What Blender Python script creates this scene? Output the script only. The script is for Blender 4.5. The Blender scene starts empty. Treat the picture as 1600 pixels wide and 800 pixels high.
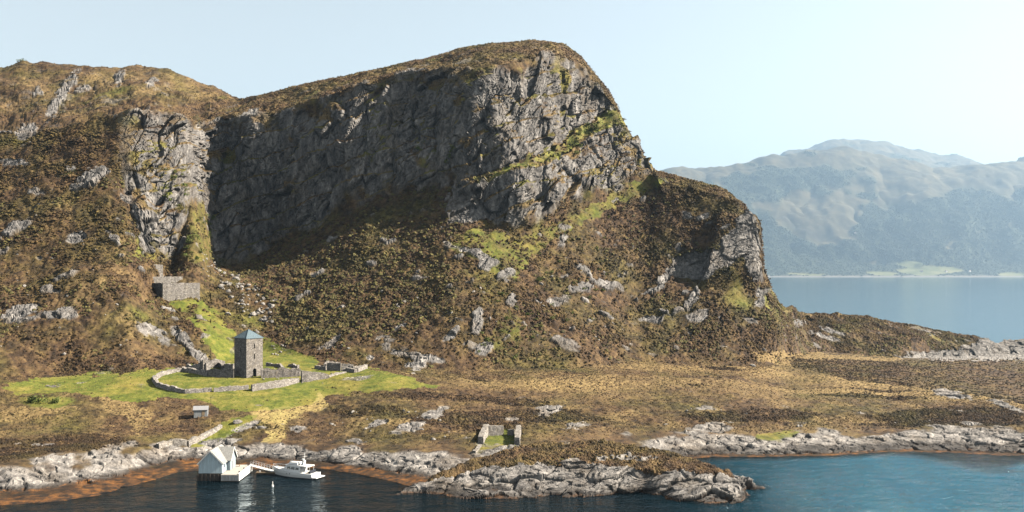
import bpy, math, random
import numpy as np
from mathutils import Vector

R = math.radians
sc = bpy.context.scene
COL = sc.collection

# ------------------------------------------------------------------ camera
CAM_H = 49.6
F, CX, HY = 1600.0, 800.0, 425.0          # focal, centre column and horizon row, in pixels of the 1600x800 photograph
cam = bpy.data.cameras.new('camera')
cam.sensor_width = 36.0
cam.lens = 36.0 * F / 1600.0
cam.shift_y = (HY - 400.0) / 1600.0
cam.clip_start = 0.5
cam.clip_end = 60000.0
cam_o = bpy.data.objects.new('camera', cam)
cam_o.location = (0, 0, CAM_H)
cam_o.rotation_euler = (R(90), 0, 0)
COL.objects.link(cam_o)
sc.camera = cam_o

# ------------------------------------------------------------------ sky, sun, exposure
SUN_AZ = math.atan2(0.97, -0.04)           # clockwise from +Y (straight ahead)
SUN_EL = R(35)
to_sun = Vector((math.sin(SUN_AZ) * math.cos(SUN_EL), math.cos(SUN_AZ) * math.cos(SUN_EL), math.sin(SUN_EL)))
world = bpy.data.worlds.new('World')
sc.world = world
world.use_nodes = True
wn = world.node_tree
sky = wn.nodes.new('ShaderNodeTexSky')
sky.sky_type = 'NISHITA'
sky.sun_disc = False
sky.sun_elevation = SUN_EL
sky.sun_rotation = SUN_AZ
sky.altitude = 0
sky.air_density = 1.0
sky.dust_density = 0.8
sky.ozone_density = 1.0
bg = wn.nodes['Background']
bg.inputs['Strength'].default_value = 0.05
hsv = wn.nodes.new('ShaderNodeHueSaturation')
hsv.inputs['Saturation'].default_value = 0.34
wn.links.new(sky.outputs['Color'], hsv.inputs['Color'])
warm = wn.nodes.new('ShaderNodeMix'); warm.data_type = 'RGBA'; warm.blend_type = 'MULTIPLY'; warm.inputs['Factor'].default_value = 1.0
warm.inputs[7].default_value = (1.04, 1.05, 0.98, 1)
wn.links.new(hsv.outputs['Color'], warm.inputs[6]); wn.links.new(warm.outputs[2], bg.inputs['Color'])
sun = bpy.data.lights.new('sun', 'SUN')
sun.energy = 5.0
sun.angle = R(0.5)
sun.color = (1.0, 0.90, 0.76)
sun_o = bpy.data.objects.new('sun', sun)
sun_o.rotation_mode = 'QUATERNION'
sun_o.rotation_quaternion = to_sun.to_track_quat('Z', 'Y')
sun_o.location = (300, 0, 400)
COL.objects.link(sun_o)
sc.view_settings.view_transform = 'Standard'
sc.view_settings.look = 'None'
sc.view_settings.gamma = 1.0
sc.view_settings.use_curve_mapping = False
sc.view_settings.exposure = 2.0
HAZE = 0.48e-4
sc.cycles.max_bounces = 5
sc.cycles.diffuse_bounces = 0
sc.cycles.glossy_bounces = 2
sc.cycles.transparent_max_bounces = 6
sc.cycles.volume_bounces = 0

random.seed(7)
rng = np.random.default_rng(11)

# ------------------------------------------------------------------ numpy noise
def _hash(ix, iy, iz, seed):
    with np.errstate(over='ignore'):
        h = (ix * np.uint32(374761393)) ^ (iy * np.uint32(668265263)) ^ (iz * np.uint32(2246822519)) ^ np.uint32((seed * 3266489917) & 0xffffffff)
        h = (h ^ (h >> np.uint32(15))) * np.uint32(2654435761)
        h = (h ^ (h >> np.uint32(13))) * np.uint32(1274126177)
        return h ^ (h >> np.uint32(16))

def perlin(x, y, z, seed=0):
    x = x.astype(np.float32); y = y.astype(np.float32); z = z.astype(np.float32)
    fx, fy, fz = np.floor(x), np.floor(y), np.floor(z)
    ix, iy, iz = [(a.astype(np.int64) & 0xffffffff).astype(np.uint32) for a in (fx, fy, fz)]
    x, y, z = x - fx, y - fy, z - fz
    w = [a * a * a * (a * (a * 6 - 15) + 10) for a in (x, y, z)]
    out = np.zeros_like(x)
    one = np.uint32(1); zero = np.uint32(0)
    for dx in (0, 1):
        wx = w[0] if dx else 1 - w[0]
        for dy in (0, 1):
            wxy = wx * (w[1] if dy else 1 - w[1])
            for dz in (0, 1):
                h = _hash(ix + (one if dx else zero), iy + (one if dy else zero), iz + (one if dz else zero), seed)
                gx = (h & np.uint32(1023)).astype(np.float32) * (2 / 1023.) - 1
                gy = ((h >> np.uint32(10)) & np.uint32(1023)).astype(np.float32) * (2 / 1023.) - 1
                gz = ((h >> np.uint32(20)) & np.uint32(1023)).astype(np.float32) * (2 / 1023.) - 1
                out += wxy * (w[2] if dz else 1 - w[2]) * (gx * (x - dx) + gy * (y - dy) + gz * (z - dz))
    return out * 1.25

def pn(P, scale, seed, st=(1, 1, 1)):
    """noise of about -1..1 at wavelength scale metres on points P (...,3)"""
    return perlin(P[..., 0] / (scale * st[0]), P[..., 1] / (scale * st[1]), P[..., 2] / (scale * st[2]), seed)

def fbm(P, scale, seed, octs=3, st=(1, 1, 1)):
    o = 0; a = 1.0
    for k in range(octs):
        o = o + a * pn(P, scale / 2 ** k, seed + k * 17, st); a *= 0.5
    return o

def cells(Q, seed, tilt=1.0):
    """fractured rock: each Voronoi cell has its own height and its own tilted face. Q (n,3), already scaled"""
    n = len(Q)
    Q = Q.astype(np.float32)
    B = np.floor(Q)
    best = np.full(n, 9e9, np.float32); out = np.zeros(n, np.float32); second = np.full(n, 9e9, np.float32)
    for dx in (-1, 0, 1):
        for dy in (-1, 0, 1):
            for dz in (-1, 0, 1):
                C = B + np.array((dx, dy, dz), np.float32)
                I = (C.astype(np.int64) & 0xffffffff).astype(np.uint32)
                h = _hash(I[:, 0], I[:, 1], I[:, 2], seed)
                j = np.stack([((h >> np.uint32(s)) & np.uint32(255)).astype(np.float32) / 255. for s in (0, 8, 16)], 1)
                D = Q - C - j * 0.9
                d = (D * D).sum(1)
                m = d < best
                h2 = _hash(I[:, 0], I[:, 1], I[:, 2], seed + 5)
                g = np.stack([((h2 >> np.uint32(s)) & np.uint32(255)).astype(np.float32) / 127.5 - 1 for s in (0, 8, 16)], 1)
                v = ((h2 >> np.uint32(24)) & np.uint32(255)).astype(np.float32) / 127.5 - 1
                val = v * 0.6 + tilt * (g * D).sum(1)
                second = np.where(m, best, np.minimum(second, d))
                out = np.where(m, val, out)
                best = np.where(m, d, best)
    return out, np.sqrt(second) - np.sqrt(best)

def sstep(a, b, x):
    t = np.clip((x - a) / (b - a), 0, 1)
    return t * t * (3 - 2 * t)

def gauss(A, sig, axis):
    if sig <= 0: return A
    r = int(3 * sig + 1)
    k = np.exp(-0.5 * (np.arange(-r, r + 1) / sig) ** 2); k /= k.sum()
    A = np.moveaxis(A, axis, -1)
    pad = np.concatenate([A[..., :1].repeat(r, -1), A, A[..., -1:].repeat(r, -1)], -1)
    out = np.zeros_like(A)
    for i, w in enumerate(k):
        out += w * pad[..., i:i + A.shape[-1]]
    return np.moveaxis(out, -1, axis)

# ------------------------------------------------------------------ tags and mesh helpers
def tag(o, label=None, cat=None, group=None, kind=None):
    if label: o['label'] = label
    if cat: o['category'] = cat
    if group: o['group'] = group
    if kind: o['kind'] = kind
    return o

def mesh_np(name, V, faces, m, parent=None, smooth=False):
    """faces: int array (n,3) or (n,4)"""
    me = bpy.data.meshes.new(name)
    V = np.ascontiguousarray(V, np.float32); faces = np.ascontiguousarray(faces, np.int32)
    n, k = faces.shape
    me.vertices.add(len(V)); me.vertices.foreach_set('co', V.ravel())
    me.loops.add(n * k); me.loops.foreach_set('vertex_index', faces.ravel())
    me.polygons.add(n)
    me.polygons.foreach_set('loop_start', np.arange(0, n * k, k, dtype=np.int32))
    me.polygons.foreach_set('use_smooth', np.full(n, smooth))
    me.update(calc_edges=True)
    me.materials.append(m)
    o = bpy.data.objects.new(name, me)
    COL.objects.link(o)
    if parent is not None: o.parent = parent
    return o

def grid_faces(nr, nc):
    i = np.arange(nr * nc).reshape(nr, nc)
    return np.stack([i[:-1, :-1], i[:-1, 1:], i[1:, 1:], i[1:, :-1]], -1).reshape(-1, 4)

def attr(o, name, RGBA):
    a = o.data.attributes.new(name, 'FLOAT_COLOR', 'POINT')
    a.data.foreach_set('color', np.ascontiguousarray(RGBA, np.float32).ravel())

class MB:
    """collects faces of one mesh"""
    def __init__(s): s.v = []; s.f = []
    def add(s, vs, fs):
        b = len(s.v); s.v += [tuple(v) for v in vs]; s.f += [tuple(b + i for i in f) for f in fs]; return s
    def box(s, x0, x1, y0, y1, z0, z1):
        return s.add([(x0, y0, z0), (x1, y0, z0), (x1, y1, z0), (x0, y1, z0), (x0, y0, z1), (x1, y0, z1), (x1, y1, z1), (x0, y1, z1)],
                     [(3, 2, 1, 0), (4, 5, 6, 7), (0, 1, 5, 4), (1, 2, 6, 5), (2, 3, 7, 6), (3, 0, 4, 7)])
    def bar(s, a, b, r, n=6):
        a, b = Vector(a), Vector(b); d = (b - a).normalized()
        u = d.orthogonal().normalized(); w = d.cross(u)
        vs = []
        for p in (a, b):
            for k in range(n):
                t = 2 * math.pi * k / n
                vs.append(p + (u * math.cos(t) + w * math.sin(t)) * r)
        fs = [(k, (k + 1) % n, n + (k + 1) % n, n + k) for k in range(n)]
        return s.add(vs, fs + [tuple(range(n))[::-1], tuple(range(n, 2 * n))])
    def prism(s, poly, p0, p1):
        """poly: list of (a,b) -> two rings made by functions p0,p1"""
        n = len(poly)
        return s.add([p0(*q) for q in poly] + [p1(*q) for q in poly],
                     [(k, (k + 1) % n, n + (k + 1) % n, n + k) for k in range(n)] + [tuple(range(n))[::-1], tuple(range(n, 2 * n))])
    def build(s, name, m, parent=None, smooth=False, bevel=0):
        me = bpy.data.meshes.new(name)
        me.from_pydata(s.v, [], s.f); me.update()
        import bmesh
        bm = bmesh.new(); bm.from_mesh(me)
        bmesh.ops.recalc_face_normals(bm, faces=bm.faces[:])
        bm.to_mesh(me); bm.free()
        if smooth:
            for p in me.polygons: p.use_smooth = True
        me.materials.append(m)
        o = bpy.data.objects.new(name, me)
        COL.objects.link(o)
        if parent is not None: o.parent = parent
        if bevel:
            b = o.modifiers.new('bevel', 'BEVEL'); b.width = bevel; b.segments = 2; b.limit_method = 'ANGLE'
        return o

def empty(name, loc, rz=0):
    o = bpy.data.objects.new(name, None)
    o.location = loc; o.rotation_euler = (0, 0, rz); o.empty_display_size = 0.3
    COL.objects.link(o)
    return o

# ------------------------------------------------------------------ materials
class NT:
    def __init__(s, name):
        s.m = bpy.data.materials.new(name); s.m.use_nodes = True
        s.t = s.m.node_tree; s.b = s.t.nodes['Principled BSDF']; s.out = s.t.nodes['Material Output']
        s.b.inputs['Roughness'].default_value = 0.9
        s.b.inputs['Specular IOR Level'].default_value = 0.25
    def n(s, typ, **kw):
        x = s.t.nodes.new('ShaderNode' + typ)
        for k, v in kw.items(): setattr(x, k, v)
        return x
    def set(s, sock, v):
        if hasattr(v, 'node'): s.t.links.new(v, sock)
        elif isinstance(v, (tuple, list)) and len(v) == 3 and sock.type == 'RGBA': sock.default_value = (*v, 1)
        else: sock.default_value = v
    def coord(s, scale=(1, 1, 1), rot=(0, 0, 0), obj=True):
        c = s.n('TexCoord'); mp = s.n('Mapping')
        mp.inputs['Scale'].default_value = scale; mp.inputs['Rotation'].default_value = rot
        s.t.links.new(c.outputs['Object'], mp.inputs['Vector'])
        return mp.outputs['Vector']
    def noise(s, scale, detail=3, rough=0.6, vec=None, dist=0):
        x = s.n('TexNoise'); x.inputs['Scale'].default_value = scale; x.inputs['Detail'].default_value = detail
        x.inputs['Roughness'].default_value = rough; x.inputs['Distortion'].default_value = dist
        s.t.links.new(vec or s.coord(), x.inputs['Vector'])
        return x.outputs['Fac']
    def voro(s, scale, vec=None, feature='F1', out='Color'):
        x = s.n('TexVoronoi', feature=feature); x.inputs['Scale'].default_value = scale
        s.t.links.new(vec or s.coord(), x.inputs['Vector'])
        return x.outputs[out]
    def ramp(s, fac, stops):
        x = s.n('ValToRGB'); e = x.color_ramp.elements
        while len(e) < len(stops): e.new(0.5)
        for q, (p, c) in zip(e, stops):
            q.position = p; q.color = (*c, 1) if len(c) == 3 else c
        s.t.links.new(fac, x.inputs['Fac'])
        return x.outputs['Color']
    def mix(s, fac, a, b, mode='MIX'):
        x = s.n('Mix', data_type='RGBA', blend_type=mode)
        s.set(x.inputs['Factor'], fac); s.set(x.inputs[6], a); s.set(x.inputs[7], b)
        return x.outputs[2]
    def math(s, op, a, b=0.0, clamp=False):
        x = s.n('Math', operation=op, use_clamp=clamp); s.set(x.inputs[0], a); s.set(x.inputs[1], b)
        return x.outputs[0]
    def bump(s, h, strength=0.5, dist=0.3):
        x = s.n('Bump'); x.inputs['Strength'].default_value = strength; x.inputs['Distance'].default_value = dist
        s.set(x.inputs['Height'], h)
        s.t.links.new(x.outputs['Normal'], s.b.inputs['Normal'])
    def done(s, colour, rough=None):
        s.set(s.b.inputs['Base Color'], colour)
        if rough is not None: s.set(s.b.inputs['Roughness'], rough)
        return s.m

def heather_colour(t):
    big = t.noise(0.045, 3, 0.6); mid = t.noise(0.35, 4, 0.65); fine = t.noise(1.7, 3, 0.7)
    brown = t.ramp(mid, [(0.30, (0.017, 0.011, 0.0065)), (0.45, (0.052, 0.031, 0.0165)), (0.58, (0.108, 0.066, 0.032)), (0.75, (0.19, 0.130, 0.056))])
    gold = t.noise(0.085, 4, .65)
    brown = t.mix(t.ramp(gold, [(.52, (0, 0, 0)), (.68, (.65, .65, .65))]), brown, t.ramp(mid, [(.3, (.05, .034, .014)), (.7, (.22, .155, .058))]))
    olive = t.ramp(mid, [(0.30, (0.018, 0.016, 0.006)), (0.46, (0.055, 0.046, 0.014)), (0.68, (0.140, 0.115, 0.034))])
    c = t.mix(t.ramp(big, [(0.46, (0, 0, 0)), (0.70, (1, 1, 1))]), brown, olive)
    return t.mix(0.55, c, t.ramp(fine, [(0.35, (0.4, 0.4, 0.4)), (0.65, (1, 1, 1))]), 'MULTIPLY'), fine

def mat_heather(name='heather', tone=None):
    t = NT(name); c, f = heather_colour(t); t.bump(f, 0.5, 0.2)
    if tone: c = t.mix(1.0, c, tone, 'MULTIPLY')
    return t.done(c)

def mat_terrain(name):
    t = NT(name)
    a = t.n('Attribute', attribute_name='cover'); s = t.n('SeparateColor'); t.t.links.new(a.outputs['Color'], s.inputs[0])
    rock, grass, straw = s.outputs; kelp = a.outputs['Alpha']
    a2 = t.n('Attribute', attribute_name='cover_extra'); s2 = t.n('SeparateColor'); t.t.links.new(a2.outputs['Color'], s2.inputs[0])
    path, wet, sand = s2.outputs; pale = a2.outputs['Alpha']
    c, fine = heather_colour(t)
    mid = t.noise(0.30, 4, 0.65); med = t.noise(0.9, 3, 0.6)
    st = t.ramp(med, [(0.30, (0.085, 0.056, 0.026)), (0.50, (0.175, 0.120, 0.050)), (0.7, (0.265, 0.195, 0.085))])
    gr = t.mix(t.ramp(t.noise(0.06, 3, .6), [(.47, (0, 0, 0)), (.68, (1, 1, 1))]), t.ramp(mid, [(0.30, (0.036, 0.050, 0.009)), (0.48, (0.092, 0.108, 0.014)), (0.66, (0.170, 0.155, 0.032))]), t.ramp(mid, [(0.30, (0.085, 0.075, 0.018)), (0.5, (0.165, 0.138, 0.026)), (0.68, (0.24, 0.19, 0.055))]))
    gr = t.mix(0.35, gr, t.ramp(fine, [(0.35, (0.4, 0.4, 0.4)), (0.65, (1, 1, 1))]), 'MULTIPLY')
    # rock: grey gneiss with streaks, rusty stains and pale lichen
    v = t.coord((1, 1, 0.45), (0, R(35), 0))
    r1 = t.noise(0.30, 6, 0.75, v, .6); r2 = t.noise(1.3, 4, 0.7, v); r3 = t.noise(0.08, 3, 0.6)
    rk = t.ramp(r1, [(0.27, (0.022, 0.022, 0.023)), (0.40, (0.070, 0.066, 0.064)), (0.53, (0.155, 0.146, 0.138)), (0.68, (0.32, 0.30, 0.28))])
    rk = t.mix(t.ramp(r3, [(0.5, (0, 0, 0)), (0.7, (0.6, 0.6, 0.6))]), rk, t.ramp(r2, [(0.35, (0.0540, 0.0390, 0.0270)), (0.7, (0.1500, 0.1230, 0.0900))]))
    rk = t.mix(0.6, rk, t.ramp(r2, [(0.35, (0.45, 0.45, 0.47)), (0.62, (1, 1, 1))]), 'MULTIPLY')
    rk = t.mix(pale, rk, t.mix(1.0, rk, (1.38, 1.36, 1.33), 'MULTIPLY'))
    kp = t.ramp(t.noise(.42, 5, .75), [(0.40, (0.014, 0.009, 0.006)), (0.49, (0.050, 0.024, 0.009)), (0.57, (0.115, 0.048, 0.013)), (0.66, (0.19, 0.085, 0.022))])
    pt = t.ramp(med, [(0.3, (0.17, 0.140, 0.048)), (0.7, (0.32, 0.260, 0.095))])
    c = t.mix(1.0, c, (.86, .85, .83), 'MULTIPLY'); c = t.mix(straw, c, st); c = t.mix(grass, c, gr); c = t.mix(path, c, pt); c = t.mix(rock, c, rk)
    c = t.mix(wet, c, t.mix(0.85, c, (0.10, 0.085, 0.075), 'MULTIPLY'))
    c = t.mix(kelp, c, kp); c = t.mix(sand, c, (0.55, 0.52, 0.42))
    h = t.math('ADD', t.math('MULTIPLY', fine, 0.8), t.math('MULTIPLY', r2, rock))
    t.bump(h, 0.55, 0.35)
    return t.done(c)

def mat_stone(name, tone=(0.33, 0.30, 0.27), scale=1.5, stretch=1.8):
    """rough coursed rubble masonry"""
    t = NT(name)
    v = t.coord((1, 1, stretch))
    cell = t.voro(scale, v); edge = t.voro(scale, v, 'DISTANCE_TO_EDGE', 'Distance')
    sp = t.n('SeparateColor'); t.t.links.new(cell, sp.inputs[0])
    c = t.ramp(sp.outputs[0], [(0.0, tuple(x * 0.65 for x in tone)), (0.5, tone), (1.0, tuple(min(.6, x * 1.35) for x in tone))])
    c = t.mix(t.ramp(t.noise(0.7, 4), [(0.5, (0, 0, 0)), (0.7, (0.5, 0.5, 0.5))]), c, (0.20, 0.17, 0.12))
    j = t.ramp(edge, [(0.01, (0.40, 0.40, 0.40)), (0.10, (1, 1, 1))])
    c = t.mix(1.0, c, j, 'MULTIPLY')
    t.bump(t.math('ADD', j, t.math('MULTIPLY', t.noise(4, 3), 0.6)), 0.7, 0.12)
    return t.done(c)

def mat_rock(name='boulder_rock'):
    t = NT(name)
    r = t.noise(1.2, 5, 0.7); r2 = t.noise(5, 3, 0.7)
    c = t.ramp(r, [(0.3, (0.11, 0.102, 0.095)), (0.5, (0.21, 0.195, 0.18)), (0.7, (0.31, 0.29, 0.27))])
    c = t.mix(0.5, c, t.ramp(r2, [(0.35, (0.5, 0.5, 0.5)), (0.6, (1, 1, 1))]), 'MULTIPLY')
    t.bump(t.math('ADD', r, r2), 0.5, 0.15)
    return t.done(c)

def mat_plain(name, col, rough=0.6, vary=0.25, scale=3.0, spec=0.3, stretch=(1, 1, 1)):
    t = NT(name)
    t.b.inputs['Specular IOR Level'].default_value = spec
    n = t.noise(scale, 4, 0.65, t.coord(stretch))
    c = t.ramp(n, [(0.3, tuple(x * (1 - vary) for x in col)), (0.7, tuple(min(.9, x * (1 + vary * .6)) for x in col))])
    return t.done(c, rough)

def mat_boards(name, col, pitch=3.2, rough=0.7):
    """painted vertical boards: wave lines across x and y"""
    t = NT(name)
    w = t.n('TexWave', wave_type='BANDS', bands_direction='X'); w.inputs['Scale'].default_value = pitch / 3.14
    w.inputs['Distortion'].default_value = 0.2
    t.t.links.new(t.coord((1, 1, 0.02)), w.inputs['Vector'])
    g = t.ramp(w.outputs['Fac'], [(0.06, (0.45, 0.45, 0.45)), (0.25, (1, 1, 1))])
    n = t.noise(1.5, 4, 0.7, t.coord((4, 4, 0.35)))
    c = t.mix(1.0, t.ramp(n, [(0.3, tuple(x * 0.62 for x in col)), (0.65, col)]), g, 'MULTIPLY')
    t.bump(g, 0.4, 0.02)
    return t.done(c, rough)

def mat_glass_dark():
    t = NT('dark_window'); t.b.inputs['Specular IOR Level'].default_value = 0.6
    return t.done((0.012, 0.016, 0.02), 0.08)

def mat_slate(name, a, b, scale=3.0):
    t = NT(name)
    br = t.n('TexBrick'); br.inputs['Scale'].default_value = scale
    br.inputs['Color1'].default_value = (*a, 1); br.inputs['Color2'].default_value = (*b, 1)
    br.inputs['Mortar'].default_value = (a[0] * .4, a[1] * .4, a[2] * .4, 1)
    br.inputs['Mortar Size'].default_value = 0.02
    t.t.links.new(t.coord(), br.inputs['Vector'])
    c = t.mix(0.5, br.outputs['Color'], t.ramp(t.noise(2.5, 4, .7), [(0.3, (0.45, 0.45, 0.45)), (0.65, (1, 1, 1))]), 'MULTIPLY')
    return t.done(c, 0.8)

M = {}
M['terrain'] = mat_terrain('moor_and_rock')
M['heather'] = mat_heather()
M['old_heather'] = mat_heather('old_heather', (.72, .72, .62))
M['dark_heath'] = mat_heather('dark_heath', (.42, .40, .38))
M['stone'] = mat_stone('grey_rubble_stone', (0.17, 0.155, 0.14))
M['pale_stone'] = mat_stone('pale_rubble_stone', (0.24, 0.22, 0.20), 1.8, 1.6)
M['rock'] = mat_rock()
M['dark'] = mat_plain('opening_shade', (0.012, 0.011, 0.010), 0.9)  # near-black colour standing for the shade inside the tower openings
M['copper'] = mat_slate('green_roof_slate', (0.085, 0.125, 0.150), (0.125, 0.170, 0.195), 2.0)
M['white_boards'] = mat_boards('white_painted_boards', (0.52, 0.64, 0.70))
M['slate'] = mat_slate('grey_slate', (0.24, 0.24, 0.23), (0.33, 0.325, 0.31), 2.2)
M['white_paint'] = mat_plain('white_paint', (0.66, 0.66, 0.64), 0.45, 0.12)
M['gelcoat'] = mat_plain('white_gelcoat', (0.68, 0.69, 0.69), 0.22, 0.04, 1.0, 0.5)
M['concrete'] = mat_plain('pale_concrete', (0.36, 0.335, 0.30), 0.85, 0.25, 2.0)
M['pile'] = mat_plain('dark_wet_stone', (0.045, 0.038, 0.032), 0.7, 0.5, 2.0)
M['wood'] = mat_plain('weathered_wood', (0.22, 0.16, 0.10), 0.8, 0.4, 3.0)
M['metal'] = mat_plain('galvanised_metal', (0.60, 0.61, 0.62), 0.4, 0.15)
M['window'] = mat_glass_dark()
M['navy'] = mat_plain('dark_canvas', (0.02, 0.025, 0.035), 0.8)
M['shed_roof'] = mat_plain('pale_sheet_roof', (0.22, 0.22, 0.23), 0.55, 0.15)
M['shed_wall'] = mat_boards('grey_shed_boards', (0.26, 0.27, 0.28))
M['red'] = mat_plain('farm_roof', (0.16, 0.10, 0.085), 0.8)

def mat_bush():
    t = NT('bush_leaves')
    n = t.noise(1.6, 3); i = t.n('ObjectInfo')
    c = t.ramp(n, [(0.3, (0.035, 0.055, 0.012)), (0.5, (0.085, 0.115, 0.025)), (0.7, (0.16, 0.17, 0.045))])
    c = t.mix(t.math('MULTIPLY', i.outputs['Random'], 0.5), c, (0.10, 0.085, 0.03))
    return t.done(c)
M['bush'] = mat_bush()

# ------------------------------------------------------------------ lofted land
def zy(py, z):            # distance at which a point of height z is seen on row py
    return (CAM_H - z) * F / (py - HY)

def line(kn, cols, sig=3.0, mode='Y'):
    """knots (px, py, value): value is the distance Y, or the height z when mode='z'"""
    px = np.array([k[0] for k in kn], float); py = np.array([k[1] for k in kn], float)
    Y = np.array([zy(k[1], k[2]) if mode == 'z' else k[2] for k in kn], float)
    Y = gauss(np.interp(cols, px, Y), sig, 0); p = gauss(np.interp(cols, px, py), sig, 0)
    return np.stack([Y, CAM_H - (p - HY) * Y / F])          # (2, ncol): distance, height

def loft(L, rows, cols, sig):
    parts, V = [], []
    for k, n in enumerate(rows):
        t = (np.arange(n) / n)[:, None, None]
        parts.append(L[k][None] * (1 - t) + L[k + 1][None] * t)
        V.append(k + np.arange(n) / n)
    parts.append(L[-1][None]); V.append(np.array([len(rows)]))
    A = np.concatenate(parts); v = np.concatenate(V)
    A = gauss(A, sig, 0)
    Y, Z = A[:, 0], A[:, 1]
    P = np.stack([(cols[None] - CX) / F * Y, Y, Z], -1)
    return P, v

def normals(P):
    du = np.gradient(P, axis=1); dv = np.gradient(P, axis=0)
    N = np.cross(du, dv)
    return N / np.maximum(np.linalg.norm(N, axis=-1, keepdims=True), 1e-9)

def inpoly(x, y, poly):
    out = np.zeros(x.shape, bool)
    xs = [p[0] for p in poly]; ys = [p[1] for p in poly]
    m = (x > min(xs)) & (x < max(xs)) & (y > min(ys)) & (y < max(ys))
    X, Yy = x[m], y[m]; o = np.zeros(X.shape, bool)
    n = len(poly)
    for i in range(n):
        (x1, y1), (x2, y2) = poly[i], poly[(i + 1) % n]
        if y1 == y2: continue
        c = ((y1 > Yy) != (y2 > Yy)) & (X < (x2 - x1) * (Yy - y1) / (y2 - y1) + x1)
        o ^= c
    out[m] = o
    return out

def ell(x, y, cx, cy, rx, ry, rot=0):
    c, s = math.cos(R(rot)), math.sin(R(rot))
    u = ((x - cx) * c - (y - cy) * s) / rx; w = ((x - cx) * s + (y - cy) * c) / ry
    return 1 - np.sqrt(u * u + w * w)              # >0 inside; rot turns it anticlockwise in the picture

cols = np.arange(-395, 2085, 1.25)
W = [(-170,800,0),(0,792,0),(100,784,0),(170,773,0),(230,754,0),(290,738,0),(330,735,0),(360,736,0),(400,734,0),(440,731,0),(480,730,0),(520,735,0),(560,741,0),(600,750,0),(650,763,0),(700,766,0),(800,757,0),(900,747,0),(1000,732,0),(1060,719,0),(1110,714,0),(1200,714,0),(1300,712,0),(1400,706,0),(1500,708,0),(1600,712,0),(1772,718,0)]
K = [(-170,775,.8),(0,765,.8),(60,762,.8),(150,751,.8),(220,730,.8),(260,720,.8),(300,716,.8),(360,718,.8),(410,713,.8),(442,716,.8),(480,719,.8),(520,723,.8),(560,728,.8),(600,733,.8),(650,743,.8),(700,747,.8),(800,745,.8),(900,737,.8),(1000,724,.6),(1060,713,.4),(1110,709,.3),(1200,710,.3),(1300,708,.3),(1400,702,.3),(1500,704,.3),(1600,708,.3),(1772,714,.3)]
RT = [(-170,745,4),(0,735,4),(60,716,4.5),(140,706,4.5),(200,703,4.5),(245,697,4),(300,692,3.5),(340,693,3.2),(400,690,3.5),(450,697,3),(500,702,3),(560,705,3.2),(620,708,3.4),(670,708,3.7),(740,706,3.9),(800,705,4),(900,700,4),(960,690,3.5),(1000,686,3.5),(1050,681,3.5),(1100,679,3.5),(1150,682,3),(1200,686,2.5),(1250,683,2.5),(1300,679,2.6),(1400,678,2.5),(1450,670,3),(1500,660,3.8),(1550,666,3.4),(1600,680,2.6),(1772,684,2.6)]
L4 = [(-170,680,6),(0,672,6),(100,668,6.5),(200,660,7),(300,655,7.5),(400,655,7.5),(500,655,7),(600,660,7),(700,662,7),(800,655,7),(1000,645,7),(1200,650,6),(1400,645,5),(1500,640,4.7),(1600,652,4.5),(1772,655,4.5)]
L5 = [(-170,620,12.5),(0,612,13),(100,605,13.5),(200,600,14),(300,597,14.5),(385,591,15),(500,588,15),(600,590,15),(700,592,14),(800,590,14),(1000,592,13),(1150,588,12.5),(1230,580,11),(1300,590,10),(1400,602,8),(1500,614,7),(1600,628,5.6),(1772,640,5)]
MO = [(1150,578,13),(1230,558,14),(1330,563,12.5),(1400,567,11),(1450,563,10.5),(1520,560,9.5),(1600,558,8.5),(1772,558,8)]
L6 = [(-170,600,15),(0,590,15.5),(100,582,16),(200,578,17),(270,572,17),(330,568,17.5),(400,548,20),(450,555,19),(500,565,17.5),(600,572,16.5),(700,575,16),(800,573,16),(900,574,15.2),(1000,566,15.3),(1100,570,14),(1200,572,12.8),(1225,566,12.5),(1260,553,11),(1300,550,9.5),(1400,560,6),(1500,558,2.6),(1600,556,1.6),(1772,556,1.5)]
MS = [(-170,425,390),(0,420,392),(100,400,395),(200,410,395),(225,430,396),(250,461,398),(280,463,400),(312,463,403),(340,452,415),(400,470,415),(450,452,424),(550,440,412),(700,420,408),(800,455,401),(900,440,415),(1000,470,429),(1050,462,430),(1100,455,431),(1150,462,430),(1190,482,427),(1215,502,425),(1226,510,440),(1260,520,525),(1350,525,535),(1420,530,545),(1480,538,560),(1530,545,580),(1560,546,595),(1600,545,600),(1772,545,600)]
CB = [(-170,300,430),(0,290,432),(100,280,430),(160,262,432),(185,272,430),(200,310,424),(215,345,420),(230,385,418),(255,402,424),(272,403,428),(286,362,438),(298,318,450),(304,308,456),(312,312,466),(318,324,475),(325,352,479),(335,402,479),(350,404,481),(400,394,483),(450,372,478),(550,330,462),(640,300,458),(700,283,458),(735,300,440),(760,340,421),(800,365,424),(830,360,433),(900,325,458),(960,292,474),(1000,274,482),(1015,268,484),(1030,292,474),(1050,330,463),(1100,400,446),(1150,410,444),(1180,430,441),(1195,462,439),(1215,490,438),(1226,500,450),(1260,505,540),(1350,512,550),(1420,518,560),(1480,530,575),(1530,541,590),(1560,542,605),(1600,540,620),(1772,540,620)]
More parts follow.
